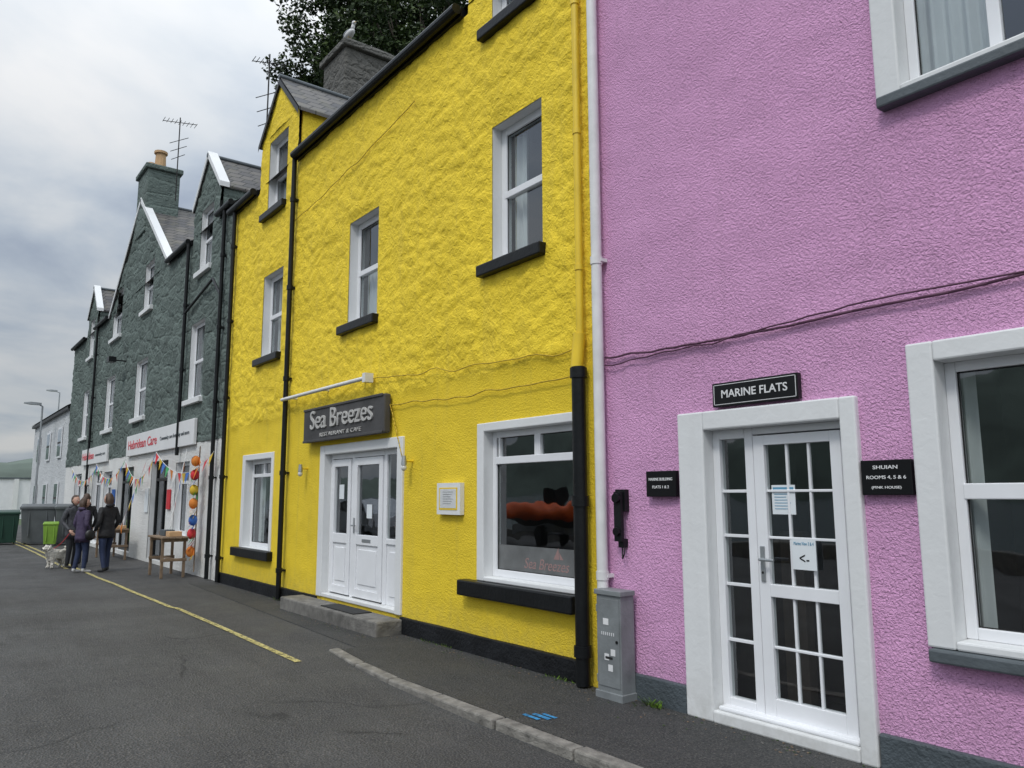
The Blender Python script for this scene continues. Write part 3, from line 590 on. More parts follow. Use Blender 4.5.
st=MB(); st.box(-9.75,-8.8,-.33,-.08,.171,.182,'rubber'); st.obj('doormat',yh)
pl=MB()
for a,b_ in ((YX0,-11.06),(-8.19,-5.06)): pl.box(a,b_,-.045,.02,-.05,.19,'blackplinth')
pl.box(-11.06,-10.63,-.03,.02,.0,.19,'blackplinth')
pl.obj('plinth',yh,bevel=.01)
g=MB()
for a,b_ in ((-15.2,-13.80),(-11.86,-6.94),(-5.02,-4.86)):
    g.box(a,b_,-.06,.1,EZ+.0,EZ+.12,'black'); g.cyl((a,-.12,EZ+.07),(b_,-.12,EZ+.07),.065,'black')
g.obj('gutter_and_fascia',yh)
g=MB()
g.face([(YX0,-.02,EZ+.12),(YX1,-.02,EZ+.12),(YX1,4.0,10.2),(YX0,4.0,10.2)],'slate'); g.face([(YX0,8,EZ+.12),(YX1,8,EZ+.12),(YX1,4.0,10.2),(YX0,4.0,10.2)],'slate')
g.box(YX0,YX1,3.0,8,0,EZ,'yellow'); g.box(YX0,YX0+.05,.04,3.0,0,EZ,'yellow'); g.box(YX1-.05,YX1,.04,3,0,EZ,'yellow')
g.obj('roof_and_rear_walls',yh)
def downpipe(name,x,z1,m='black',r=.045,z0=.02,y=-.09,step=1.5):
    b=MB(); b.cyl((x,y,z0),(x,y,z1),r,m,n=12); z=z0+.4
    while z<z1: b.cyl((x,y,z),(x,y,z+.07),r*1.3,m,n=12); b.box(x-.05,x+.05,y,0,z+.02,z+.05,m); z+=step
    b.obj(name,smooth='auto')
downpipe('cast_iron_downpipe',-11.88,7.2,r=.04); downpipe('cast_iron_downpipe',-14.93,7.2,r=.04)
c=MB(); c.box(-15.75,-14.6,2.0,3.15,8,11.35,'stone'); c.box(-15.84,-14.51,1.92,3.23,11.35,11.5,'stone'); c.box(-15.75,-14.6,2.0,3.15,11.5,11.58,'stone')
c.obj('chimney_stack',yh,bevel=.03)
gl=MB(); gx,gy,gz=-14.75,2.15,11.58
gl.ell((gx,gy,gz+.17),(.22,.085,.085),'gull'); gl.ell((gx-.04,gy,gz+.20),(.22,.09,.06),'gullg'); gl.cyl((gx+.15,gy,gz+.2),(gx+.2,gy,gz+.3),.045,'gull',.035); gl.ell((gx+.22,gy,gz+.33),(.055,.045,.045),'gull'); gl.cyl((gx+.26,gy,gz+.32),(gx+.33,gy,gz+.31),.014,'flag1',.004)
gl.cyl((gx-.2,gy,gz+.18),(gx-.36,gy,gz+.16),.04,'gullg',.01); gl.cyl((gx+.02,gy-.03,gz),(gx+.02,gy-.03,gz+.12),.007,'flag1'); gl.cyl((gx+.02,gy+.03,gz),(gx+.02,gy+.03,gz+.12),.007,'flag1'); gl.obj('seagull',smooth=True)
aerial('tv_aerial',-16.5,1.0,8.2,3.5,.4)
se=empty('shop_sign',(-9.76,-.1,2.6)); m=MB(); m.box(-11.02,-8.50,-.13,-.03,2.37,2.86,'signgrey'); m.obj('board',se,bevel=.02)
m=MB(); m.box(-11.0,-8.52,-.145,-.131,2.83,2.865,'signgrey'); m.box(-11.0,-8.52,-.145,-.131,2.365,2.40,'signgrey'); m.obj('rails',se,bevel=.006)
text('lettering_main','Sea Breezes',-9.76,-.133,2.67,1.95,.27,'signtext',se,.018); text('lettering_small','RESTAURANT & CAFE',-9.76,-.133,2.455,1.3,.055,'signtext',se,.008)
m=MB(); m.cyl((-11.9,-.14,3.11),(-9.0,-.14,3.11),.028,'plasticwhite')
for xx in (-11.6,-10.4,-9.2): m.cyl((xx,-.14,3.11),(xx,-.0,3.11),.018,'plasticwhite')
m.box(-9.02,-8.94,-.18,-.06,3.05,3.17,'plasticwhite'); m.obj('sign_light_bar',smooth='auto')
for xx in (-11.1,-8.0):
    m=MB(); m.cyl((xx,-.0,2.0),(xx,-.10,2.0),.015,'yellowpipe'); m.cyl((xx,-.12,1.95),(xx,-.12,2.06),.035,'metal',.025); m.ell((xx,-.12,1.92),(.035,.035,.04),'lampglass'); m.obj('wall_lamp',smooth='auto')
m=MB(); m.box(-7.36,-6.90,-.06,-.005,1.39,1.73,'white'); m.box(-7.31,-6.95,-.064,-.060,1.44,1.68,'yellowpipe'); m.box(-7.29,-6.97,-.066,-.064,1.46,1.665,'reveal')
for k in range(6): m.box(-7.23,-7.03-.02*(k%3),-.0675,-.0662,1.63-k*.025,1.635-k*.025,'metal')
m.obj('menu_box',bevel=.006)
m=MB(); m.path(sag((-8.5,-.045,2.72),(-5.1,-.045,2.66),.03,30,.05,3),.007,'ycable',6); m.path(sag((-8.5,-.045,2.72),(-8.2,-.03,2.05),.0,12,.03,4),.007,'ycable',6); m.path(sag((-8.94,-.06,3.1),(-5.1,-.05,2.9),.02,30,.06,8),.006,'ycable',6)
m.path(sag((-11.9,-.05,6.1),(-8.0,-.05,6.55),.05,30,.05,9),.006,'ycable',6)
m.obj('wall_cable',smooth=True)
# ------------------------------------------------------------------ GREY HOUSE
gh=empty('grey_stone_house',(-23,0,0)); GX0,GX1=-35.0,-15.13; GE=7.4
gw=[(-17.98,-16.92,3.70,5.42),(-23.4,-22.1,3.72,5.32),(-27.7,-26.35,3.68,5.38),(-32.0,-30.9,3.7,5.4)]
gd1=(-17.62,-16.72,6.56,8.0); gd2=(-23.05,-22.02,6.70,8.05); gd4=(-27.35,-26.0,6.60,8.1); gd5=(-31.6,-30.7,6.6,8.0)
gr=lambda x,z: rubble(x,z,.035,2.2,4.2)
dr=[(-18.6,-17.5,.75,2.35),(-20.9,-19.3,.08,2.45),(-24.9,-22.9,.1,2.4),(-29.0,-27.4,.1,2.4),(-27.0,-25.8,.75,2.35),(-32.6,-31.2,.1,2.4)]
wall('ground_floor_wall',gh,GX0,GX1,0,2.72,dr,'whitewall',.15,yl)
wall('upper_wall',gh,GX0,GX1,2.72,GE,gw+[clipo(o,0,GE) for o in (gd1,gd2,gd4,gd5)],'greystone',.09,gr)
def gg(tag,a,b,ze,za,o,skew='white'):
    if ze>GE: wall('gable_wall_'+tag,gh,a,b,GE,ze,[clipo(o,GE,ze)],'greystone',.09,gr)
    wall('gable_peak_'+tag,gh,a,b,ze,za,[],'greystone',.09,gr,gabletop((a+b)/2,(b-a)/2,ze+.002,za),extra=[(a+b)/2])
    k=MB(); k.box(a,a+.06,.05,3.2,GE-.2,ze,'greystone'); k.box(b-.06,b,.05,3.2,GE-.2,ze,'greystone'); k.obj('gable_cheeks_'+tag,gh)
    gable_roof('gable_roof_'+tag,gh,a,b,ze,za,3.6,.04,skew)
gg('a',-18.15,-16.20,8.15,9.1,gd1); gg('c',-32.1,-30.2,8.15,9.1,gd5)
a,b_=-27.8,-20.3
ga=8.15
wall('nepus_wall',gh,a+.9,b_-.9,GE,ga,[clipo(gd2,GE,ga),clipo(gd4,GE,ga)],'greystone',.09,gr)
tp=lambda x: 10.2-(10.2-GE)*abs(x-(a+b_)/2)/((b_-a)/2)
wall('nepus_peak',gh,a+1.0,b_-1.0,ga,10.2,[],'greystone',.09,gr,tp,extra=[(a+b_)/2])
for q0,q1 in ((a,a+1.0),(b_-1.0,b_)):
    wall('nepus_haunch',gh,q0,q1,GE,8.2,[],'greystone',.1,gr,lambda x:max(GE+.002,tp(x)))
gable_roof('nepus_roof',gh,a,b_,GE,10.2,4,.04,'white')
def gwin(tag,o):
    window(tag,gh,*o,[((o[2]+o[3])/2,o[0]+.05,o[1]-.05,.07)],[],.08,.10,.06,[(o[0]+.05,o[0]+.3,o[2],o[3])],'white')
    t=MB(); t.box(o[0]-.12,o[1]+.12,-.09,.02,o[2]-.12,o[2]-.003,'white'); t.obj(tag+'_sill',gh,bevel=.01)
for i,o in enumerate(gw+[gd1,gd2,gd4,gd5]): gwin('window_%d'%i,o)
for i,o in enumerate(dr):
    isdoor=o[2]<.3
    window('shop_opening_%d'%i,gh,*o,[(2.0 if isdoor else 1.9,o[0]+.05,o[1]-.05,.07)],[((o[0]+o[1])/2,o[2]+.06,2.0 if isdoor else 1.9,.08)],.08,.12,.06,None,'white','black' if i in (1,2) else 'upvc')
pn=MB(); pn.box(-21.3,-20.98,-.035,-.015,1.2,1.8,'paper'); pn.box(-19.15,-18.85,-.035,-.015,1.3,1.75,'flag0'); pn.box(-25.5,-25.1,-.035,-.015,1.1,1.8,'flag2'); pn.obj('shop_posters',gh)
g=MB()
for q0,q1 in ((-16.10,-15.15),(-20.2,-18.25),(-30.1,-27.9),(-35,-32.2)): g.box(q0,q1,-.05,.1,GE,GE+.1,'black'); g.cyl((q0,-.11,GE+.06),(q1,-.11,GE+.06),.06,'black')
g.obj('gutter',gh)
g=MB(); g.face([(GX0,-.02,GE+.1),(GX1,-.02,GE+.1),(GX1,4,10.3),(GX0,4,10.3)],'slate'); g.face([(GX0,8,GE+.1),(GX1,8,GE+.1),(GX1,4,10.3),(GX0,4,10.3)],'slate'); g.box(GX0,GX1,3.2,8,0,GE,'greystone')
g.box(GX0,GX0+.05,.05,3.2,0,GE,'greystone'); g.face([(GX0,0,GE),(GX0,8,GE),(GX0,4,10.3)],'greystone'); g.face([(GX1-.01,0,GE),(GX1-.01,8,GE),(GX1-.01,4,10.3)],'greystone'); g.obj('roof_and_rear_walls',gh)
c=MB(); c.box(-24.65,-23.4,-.05,.85,9.2,11.1,'greystone'); c.box(-24.72,-23.33,-.12,.92,11.1,11.25,'greystone'); c.obj('wallhead_chimney',gh,bevel=.03)
c=MB(); c.cyl((-24.0,.4,11.25),(-24.0,.4,11.85),.17,'clay',.14,12); c.cyl((-24.0,.4,11.85),(-24.0,.4,11.92),.19,'clay',.19,12); c.cyl((-24.0,.15,11.25),(-24.0,.15,11.5),.13,'clay',.11,12)
c.obj('chimney_pots',gh)
aerial('tv_aerial',-23.2,.7,10.2,2.6)
downpipe('grey_house_downpipe',-18.25,7.4,z0=2.5,m='black',r=.04); downpipe('grey_house_downpipe',-15.6,7.4,r=.04); downpipe('grey_house_downpipe',-29.6,7.4,r=.04)
g=MB(); g.path([(-18.25,-.09,5.75),(-16.2,-.09,6.1),(-15.6,-.09,5.6)],.03,'black'); g.obj('branch_pipe',smooth='auto')
f=MB(); f.box(-25.0,-24.7,-.5,-.3,5.5,5.65,'black'); f.cyl((-24.85,-.3,5.57),(-24.85,0,5.57),.02,'black'); f.obj('flood_light')
def fascia(name,x0,x1,z0,z1,t1,t2):
    e=empty(name,((x0+x1)/2,-.08,(z0+z1)/2)); m=MB(); m.box(x0,x1,-.09,-.02,z0,z1,'signwhite'); m.obj('board',e,bevel=.01)
    w=x1-x0
    text('lettering_main',t1,x0+w*.28,-.093,(z0+z1)/2,w*.48,.24,'red',e,.004,bold=.01)
    text('lettering_small',t2,x0+w*.76,-.093,(z0+z1)/2,w*.38,.12,'greysill',e,.004)
fascia('charity_shop_sign',-23.6,-17.0,2.68,3.24,'Hebridean Care','Community care for today and more')
fascia('charity_shop_sign',-30.9,-26.4,2.66,3.2,'Hebridean','community care')
def bunting(name,p0,p1,s,n,seed):
    mb=MB(); pts=sag(p0,p1,s,n,0,seed); mb.path(pts,.006,'signwhite',5)
    for i,(a,b) in enumerate(zip(pts[:-1],pts[1:])):
        c=a.lerp(b,.5); q=c+Vector((random.uniform(-.04,.04),random.uniform(-.08,.02),-.24)); mb.face([a.lerp(b,.1),a.lerp(b,.9),q],'flag%d'%((i*5+seed)%6))
    mb.obj(name)
bunting('bunting',(-15.3,-.15,2.45),(-19,-.35,2.6),.45,14,1); bunting('bunting',(-19,-.35,2.6),(-23,-.2,2.55),.55,15,2); bunting('bunting',(-23,-.2,2.6),(-27,-.25,2.6),.5,14,3); bunting('bunting',(-27,-.2,2.6),(-32,-.2,2.6),.5,16,4)
bunting('bunting',(-17.4,-.1,2.6),(-16.9,-.5,.85),.0,9,5); bunting('bunting',(-21.0,-.1,2.5),(-21.6,-.5,.8),.0,9,0)
b=MB(); rnd=random.Random(3); gx_=-16.35
for i in range(50):
    z=2.5-i*.042; a=rnd.uniform(0,6.28); l=rnd.uniform(.10,.2); w_=.045; cy_=-.14
    b.face([(gx_-w_,cy_,z),(gx_+w_,cy_,z+.02),(gx_+math.cos(a)*l+w_,cy_-abs(math.sin(a))*l,z-.12),(gx_+math.cos(a)*l-w_,cy_-abs(math.sin(a))*l,z-.14)],'flag%d'%[0,4,1,0,2,4,3][(i//3)%7])
for i,z in enumerate((2.3,2.02,1.72,1.45,1.12,.85,.5)):
    b.ell((gx_+rnd.uniform(-.06,.06),-.2,z),(.085,.085,.11),'flag%d'%[4,0,1,4,2,0,4][i],10,7)
b.cyl((gx_,-.12,2.6),(gx_,-.12,.1),.012,'wood'); b.obj('fishing_float_garland',smooth='auto')
def table(name,x0,x1,y0,y1,h):
    b=MB(); n=4
    for i in range(n): w=(y1-y0)/n; b.box(x0,x1,y0+i*w,y0+(i+1)*w-.012,h-.035,h,'wood')
    for x in (x0+.12,x1-.16):
        for y in (y0+.02,y1-.07): b.box(x,x+.05,y,y+.05,0,h-.036,'wood')
        b.box(x+.052,x+.075,y0,y1,.32,.38,'wood'); b.box(x+.051,x+.076,y0,y1,h-.10,h-.037,'wood')
    b.box(x0+.1,x1-.1,(y0+y1)/2-.02,(y0+y1)/2+.02,.34,.38,'wood')
    b.obj(name,bevel=.006)
table('trestle_table',-17.5,-16.3,-.75,-.25,.80); table('trestle_table',-23.4,-21.7,-.75,-.25,.78)
b=MB(); b.box(-17.2,-16.8,-.6,-.4,.80,.92,'greysill'); b.box(-16.7,-16.45,-.6,-.35,.80,.90,'clay'); b.box(-17.45,-17.25,-.55,-.4,.8,.88,'wood'); b.obj('stock_boxes',bevel=.01)
b=MB(); b.box(-22.8,-22.2,-.55,-.35,.78,.9,'greysill'); b.box(-22.1,-21.85,-.55,-.3,.78,.86,'clay'); b.obj('plant_trays',bevel=.01)
fh=empty('far_harled_building',(-41,0,0)); b=MB(); b.box(-47,-35.02,.05,8,0,5.2,'farwhite'); b.face([(-47,-.15,5.2),(-35.02,-.15,5.2),(-35.02,4,7.6),(-47,4,7.6)],'slate'); b.face([(-47,8,5.2),(-35.02,8,5.2),(-35.02,4,7.6),(-47,4,7.6)],'slate'); b.face([(-47,.05,5.2),(-47,8,5.2),(-47,4,7.6)],'farwhite'); b.face([(-35.03,.05,5.2),(-35.03,8,5.2),(-35.03,4,7.6)],'farwhite'); b.box(-47,-35.02,-.1,.04,5.08,5.2,'black'); b.obj('walls_and_roof',fh)
for x0 in (-38,-41.5,-45):
    for z0 in (.9,3.2):
        b=MB(); b.box(x0,x0+1.1,-.01,.03,z0,z0+1.3,'upvc'); b.box(x0+.08,x0+1.02,-.0104,-.0102,z0+.08,z0+1.22,'room'); b.box(x0+.08,x0+1.02,-.014,-.0108,z0+.08,z0+.6,'glass'); b.box(x0+.08,x0+1.02,-.014,-.0108,z0+.68,z0+1.22,'glass'); b.obj('window',fh)
wb=empty('white_boundary_wall',(-78,3,0)); b=MB(); b.box(-79,-78.6,-3,40,-.3,3.1,'signwhite'); b.box(-79.1,-78.5,-3.05,40,3.1,3.22,'greysill')
for y in range(-2,40,4): b.box(-78.6,-78.45,y,y+.35,-.3,3.09,'whitewall')
b.obj('panels',wb)
def lamp(name,x,y,h,arm):
    b=MB(); b.cyl((x,y,0),(x,y,1.1),.075,'metal',.07); b.cyl((x,y,1.1),(x,y,h),.05,'metal',.035); b.cyl((x,y,h),(x,y-arm,h+.08),.03,'metal')
    b.loft([[(x-.1,y-arm+.1,h+.04),(x+.1,y-arm+.1,h+.04),(x+.1,y-arm+.1,h+.14),(x-.1,y-arm+.1,h+.14)],[(x-.13,y-arm-.3,h+.05),(x+.13,y-arm-.3,h+.05),(x+.13,y-arm-.3,h+.16),(x-.13,y-arm-.3,h+.16)],[(x-.06,y-arm-.55,h+.08),(x+.06,y-arm-.55,h+.08),(x+.06,y-arm-.55,h+.13),(x-.06,y-arm-.55,h+.13)]],'metal'); b.obj(name,smooth='auto')
lamp('street_lamp',-39,-.55,5.5,.15); lamp('street_lamp',-60,2.6,8.6,.25)
def wheelie(name,x,y,h,w,d,m,lid=None,rot=0):
    b=MB(); f=.82
    def ring(z,s): return [(-w/2*s,-d/2*s,z),(w/2*s,-d/2*s,z),(w/2*s,d/2*s,z),(-w/2*s,d/2*s,z)]
    b.loft([ring(.06,f),ring(h*.86,1.0)],m); b.loft([ring(h*.862,1.06),ring(h*.92,1.08),[(p[0],p[1],h*.92+ (h*.08)*(1 if p[1]>0 else .45)) for p in ring(0,1.02)]],lid or m)
    b.cyl((-w*.38,d*.42,.1),(-w*.30,d*.42,.1),.1,'rubber'); b.cyl((w*.30,d*.42,.1),(w*.38,d*.42,.1),.1,'rubber'); b.cyl((-w*.4,d*.6,h*.93),(w*.4,d*.6,h*.93),.018,m)
    for s in (-1,1): b.box(s*w*.25-.02,s*w*.25+.02,-d*.5-.005,-d*.44,h*.2,h*.84,m)
    b.obj(name,loc=(x,y,0),rotz=rot,bevel=.015)
wheelie('wheelie_bin',-31.6,-2.05,1.15,.62,.72,'greenbin',rot=1.5); wheelie('wheelie_bin',-32.6,-2.35,1.12,.62,.72,'greenbin',rot=1.6)
wheelie('communal_bin',-31.0,-1.25,1.35,1.0,.9,'greybin',rot=1.45); wheelie('communal_bin',-30.4,-.35,1.35,.95,.9,'greybin',rot=1.5)
wheelie('lime_recycling_bin',-29.6,-1.02,.78,.42,.42,'lime',rot=1.4)
# ------------------------------------------------------------------ figures
def skinmesh(name,pts,edges,rad,root,sub=2):
    me=bpy.data.meshes.new(name); bm=bmesh.new(); lay=bm.verts.layers.skin.verify(); vs=[]
    for i,p in enumerate(pts):
        v=bm.verts.new(p); r=rad[i]; v[lay].radius=r if isinstance(r,tuple) else (r,r); v[lay].use_root=(i==root); vs.append(v)
    for a,b in edges: bm.edges.new((vs[a],vs[b]))
    bm.to_mesh(me); bm.free(); o=bpy.data.objects.new(name,me); sc.collection.objects.link(o)
    s=o.modifiers.new('skin','SKIN'); s.use_smooth_shade=True; q=o.modifiers.new('sub','SUBSURF'); q.levels=sub; q.render_levels=sub
    bpy.context.view_layer.update(); dg=bpy.context.evaluated_depsgraph_get(); m2=bpy.data.meshes.new_from_object(o.evaluated_get(dg)); bpy.data.objects.remove(o)
    return m2
def person(name,loc,rot,H,top,legs,hair,shoe,hood=False,stride=.0,armf=.06,hem=.40,longhair=False,bag=False):
    e=empty(name,(loc[0],loc[1],0)); R=Matrix.Translation((loc[0],loc[1],loc[2]))@Matrix.Rotation(rot,4,'Z')
    J=[];Rr=[];E=[]
    def j(p,r): J.append(Vector(p)*H); Rr.append((r[0]*H,r[1]*H) if isinstance(r,tuple) else r*H); return len(J)-1
    pel=j((0,0,.52),(.092,.07)); sp=j((0,.005,.62),(.078,.062)); ch=j((0,0,.74),(.098,.07)); nk0=j((0,-.005,.815),(.055,.045)); nk=j((0,.004,.862),.030)
    E+=[(pel,sp,'t'),(sp,ch,'t'),(ch,nk0,'t'),(nk0,nk,'s')]
    hands=[]
    for s in (-1,1):
        st=stride*s
        hp=j((.052*s,0,.485),.058); kn=j((.058*s,.015+st*.5,.275),.040); an=j((.060*s,-.015+st,.050),.027); heel=j((.062*s,-.03+st,.022),.022); toe=j((.070*s,.085+st,.016),.018)
        E+=[(pel,hp,'l'),(hp,kn,'l'),(kn,an,'l'),(an,heel,'f'),(heel,toe,'f')]
        sh=j((.105*s,-.005,.795),.042); el=j((.142*s,-.02-armf*.2,.635),.031); wr=j((.128*s,armf,.515),.021)
        E+=[(ch,sh,'t'),(sh,el,'t'),(el,wr,'t')]; hands.append((s,J[wr].copy(),J[el].copy()))
    m2=skinmesh('b',J,[(a,b) for a,b,_ in E],Rr,pel)
    key={'t':0,'l':1,'s':2,'f':3}
    for mm in (top,legs,'skin',shoe): m2.materials.append(M[mm])
    for p in m2.polygons:
        c=p.center; best=9;k=0
        for a,b,t in E:
            A=J[a];Bv=J[b]; ab=Bv-A; u=max(0,min(1,(c-A).dot(ab)/ab.length_squared)); dd=(c-(A+ab*u)).length-(.03*H if t=='t' and ab.z>0 else 0)
            if dd<best: best=dd;k=key[t]
        p.material_index=k; p.use_smooth=True
    o=bpy.data.objects.new('body',m2); sc.collection.objects.link(o); o.matrix_world=R; o.parent=e; o.matrix_parent_inverse=Matrix.Translation((-loc[0],-loc[1],0))
    def put(mb,nm,smooth=True):
        q=mb.obj(nm,None,smooth=smooth); q.matrix_world=R; q.parent=e; q.matrix_parent_inverse=Matrix.Translation((-loc[0],-loc[1],0)); return q
    jk=MB(); rings=[]
    for z,rx,ry in ((.70,.098,.076),(.62,.092,.074),(.55,.098,.080),(.47,.104,.084),(hem,.108,.088),(hem+.01,.096,.078)):
        rings.append([(rx*H*math.cos(t*math.pi/8)*(1+.03*math.sin(t*3+z*9)),ry*H*math.sin(t*math.pi/8),z*H) for t in range(16)])
    jk.loft(rings,top,cap=False); put(jk,'jacket_hem')
    hd=MB(); hc=Vector((0,.012,.93))*H
    def hf(p): return 1+(.07 if p.z<-.3 and p.y>.2 else 0)-(.10 if p.z<-.5 and p.y<.1 else 0)
    hd.ell(hc,(.046*H,.057*H,.068*H),'skin',18,14,hf); hd.cyl(hc+Vector((0,.054*H,.008*H)),hc+Vector((0,.068*H,-.012*H)),.004*H,'skin',.010*H,8)
    for s in (-1,1):
        hd.ell(hc+Vector((s*.018*H,.0495*H,.004*H)),(.007*H,.006*H,.005*H),'signwhite',8,6); hd.ell(hc+Vector((s*.018*H,.055*H,.004*H)),(.003*H,.002*H,.003*H),'nose',6,5); hd.ell(hc+Vector((s*.046*H,0,-.002*H)),(.006*H,.012*H,.018*H),'skin',8,6)
    hd.ell(hc+Vector((0,.054*H,-.030*H)),(.014*H,.005*H,.004*H),'flag0',8,5); put(hd,'head')
    hr=MB()
    if hood:
        hr.ell(hc+Vector((0,-.012*H,.006*H)),(.060*H,.066*H,.078*H),top,16,12,lambda p: .97 if p.y<.45 else .72); hr.ell(hc+Vector((0,-.035*H,-.06*H)),(.065*H,.05*H,.04*H),top,14,8)
    else:
        hr.ell(hc+Vector((0,-.010*H,.010*H)),(.052*H,.058*H,.068*H),hair,18,14,lambda p: (1.0 if (p.y<.25 or p.z>.45) else .80)*(1+.04*math.sin(p.x*22)))
        if longhair: hr.loft([[(.046*H*math.cos(t*math.pi/6)*w,-.03*H+.03*H*math.sin(t*math.pi/6)*w,z*H) for t in range(12)] for z,w in ((.96,1),(.90,1.08),(.84,.95),(.79,.45))],hair)
        hr.ell(hc+Vector((0,-.045*H,-.085*H)),(.062*H,.04*H,.03*H),top,14,8)
    put(hr,'hood' if hood else 'hair')
    for s,wr,el in hands:
        d=(wr-el).normalized(); side=Vector((s,0,0)); inn=-side; fwd=d.cross(side).normalized()
        if fwd.y<0: fwd=-fwd
        P=[wr-d*.01*H, wr+d*.030*H, wr+d*.050*H]; RR=[.016*H,.019*H,.017*H]; ED=[(0,1),(1,2)]
        for k,(off,l) in enumerate(((.018,.040),(.006,.046),(-.006,.043),(-.018,.033))):
            a=wr+d*.052*H+fwd*off*H; b_=a+d*l*.55*H+inn*.006*H; c=a+d*l*.9*H+inn*.020*H; n0=len(P); P+=[a,b_,c]; RR+=[.0062*H,.0055*H,.0045*H]; ED+=[(2,n0),(n0,n0+1),(n0+1,n0+2)]
        n0=len(P); P+=[wr+d*.022*H+fwd*.020*H,wr+d*.045*H+fwd*.032*H+inn*.008*H]; RR+=[.007*H,.0055*H]; ED+=[(1,n0),(n0,n0+1)]
        hm=skinmesh('h',P,ED,RR,1,1); hm.materials.append(M['skin']); ho=bpy.data.objects.new('hand',hm); sc.collection.objects.link(ho); ho.matrix_world=R; ho.parent=e; ho.matrix_parent_inverse=Matrix.Translation((-loc[0],-loc[1],0))
    if bag:
        bg=MB(); bg.ell((.19*H,.0,.50*H),(.035*H,.07*H,.075*H),'nose',12,8); bg.path([(.18*H,-.03*H,.57*H),(.09*H,-.02*H,.83*H),(.18*H,.03*H,.57*H)],.005*H,'nose'); put(bg,'shoulder_bag')
    return e
person('woman_in_black_coat',(-18.75,-1.30,.0),math.radians(118),1.66,'coat','jeans','hairb','shoe',hood=False,stride=.05,hem=.43,longhair=True)
person('woman_in_purple_jacket',(-18.85,-1.75,.0),math.radians(20),1.58,'purple','jeans','hairb','shoew',stride=.03,longhair=True,bag=True)
person('man_in_dark_jacket',(-20.3,-1.72,.0),math.radians(-60),1.62,'navy','jeans2','hairb','shoe',stride=.02,armf=.10)
person('man_in_black_jacket',(-21.2,-1.35,.0),math.radians(100),1.66,'coat','jeans2','hairb','shoe',stride=.04,armf=.05)
def dog(loc,rot):
    e=empty('white_dog',(loc[0],loc[1],0)); R=Matrix.Translation(loc)@Matrix.Rotation(rot,4,'Z')
    P=[];Rr=[];E=[]
    def j(p,r): P.append(Vector(p)); Rr.append(r); return len(P)-1
    hip=j((-.15,0,.30),.10); mid=j((0,0,.29),.10); che=j((.13,0,.30),.12); nek=j((.19,0,.39),.085); hd=j((.23,0,.46),.09); muz=j((.30,0,.44),.055); tip=j((.34,0,.435),.035)
    t1=j((-.23,0,.39),.035); t2=j((-.22,0,.48),.032)
    E+=[(hip,mid),(mid,che),(che,nek),(nek,hd),(hd,muz),(muz,tip),(hip,t1),(t1,t2)]
    for s in (-1,1):
        a=j((-.15,.065*s,.24),.06); k=j((-.11,.07*s,.17),.045); h=j((-.18,.07*s,.10),.032); f=j((-.155,.07*s,.03),.030); tt=j((-.12,.07*s,.022),.024); E+=[(hip,a),(a,k),(k,h),(h,f),(f,tt)]
        a=j((.14,.065*s,.22),.05); k=j((.125,.065*s,.13),.036); f=j((.14,.065*s,.03),.030); tt=j((.17,.065*s,.022),.024); E+=[(che,a),(a,k),(k,f),(f,tt)]
    m2=skinmesh('dog',P,E,Rr,mid,3); m2.materials.append(M['fur'])
    for v in m2.vertices:
        n=noise.noise(v.co*40)+.6*noise.noise(v.co*85); v.co+=v.normal*.022*n
    for p in m2.polygons: p.use_smooth=True
    o=bpy.data.objects.new('body',m2); sc.collection.objects.link(o); o.matrix_world=R; o.parent=e; o.matrix_parent_inverse=Matrix.Translation((-loc[0],-loc[1],0))
    b=MB()
    for s in (-1,1): b.ell((.300,.035*s,.485),(.010,.009,.010),'nose',8,6); b.ell((.215,.078*s,.475),(.030,.018,.055),'fur',8,6)
    b.ell((.362,0,.44),(.013,.016,.012),'nose',8,6)
    q=b.obj('face_and_ears',None,smooth=True); q.matrix_world=R; q.parent=e; q.matrix_parent_inverse=Matrix.Translation((-loc[0],-loc[1],0))
dog((-20.4,-2.0,.0),math.radians(-60))
m=MB(); m.path(sag((-20.33,-2.15,.42),(-20.12,-1.80,.80),.08,12,0,0),.006,'flag0',5); m.obj('dog_lead')
# orange inflatable on the quayside (seen as a reflection in the shop window)
bo=MB(); pts=[Vector((-20.2,-10.4,1.1)),Vector((-17.2,-10.4,1.1)),Vector((-16.2,-10.9,1.3)),Vector((-17.2,-11.5,1.1)),Vector((-20.2,-11.5,1.1))]
bo.path(pts,.24,'orange',14); [bo.ell(tuple(p),(.24,.24,.24),'orange',12,8) for p in pts]
bo.loft([[(-20.2,-11.4,.95),(-20.2,-10.5,.95),(-20.2,-10.9,.6),(-20.2,-11.0,.6)],[(-17.0,-11.4,.95),(-17.0,-10.5,.95),(-17.0,-10.9,.6),(-17.0,-11.0,.6)],[(-16.3,-10.95,1.15),(-16.3,-10.85,1.15),(-16.3,-10.88,1.1),(-16.3,-10.92,1.1)]],'greybin')
bo.box(-18.9,-18.3,-11.2,-10.7,1.1,1.8,'black'); bo.box(-20.4,-16.8,-11.0,-10.9,.35,.6,'metal'); bo.cyl((-18.8,-11.5,.3),(-18.8,-11.35,.3),.3,'rubber',n=20); bo.cyl((-18.8,-10.55,.3),(-18.8,-10.4,.3),.3,'rubber',n=20); bo.cyl((-18.8,-11.4,.3),(-18.8,-10.5,.3),.03,'metal'); bo.obj('orange_inflatable_boat_on_trailer',smooth='auto')
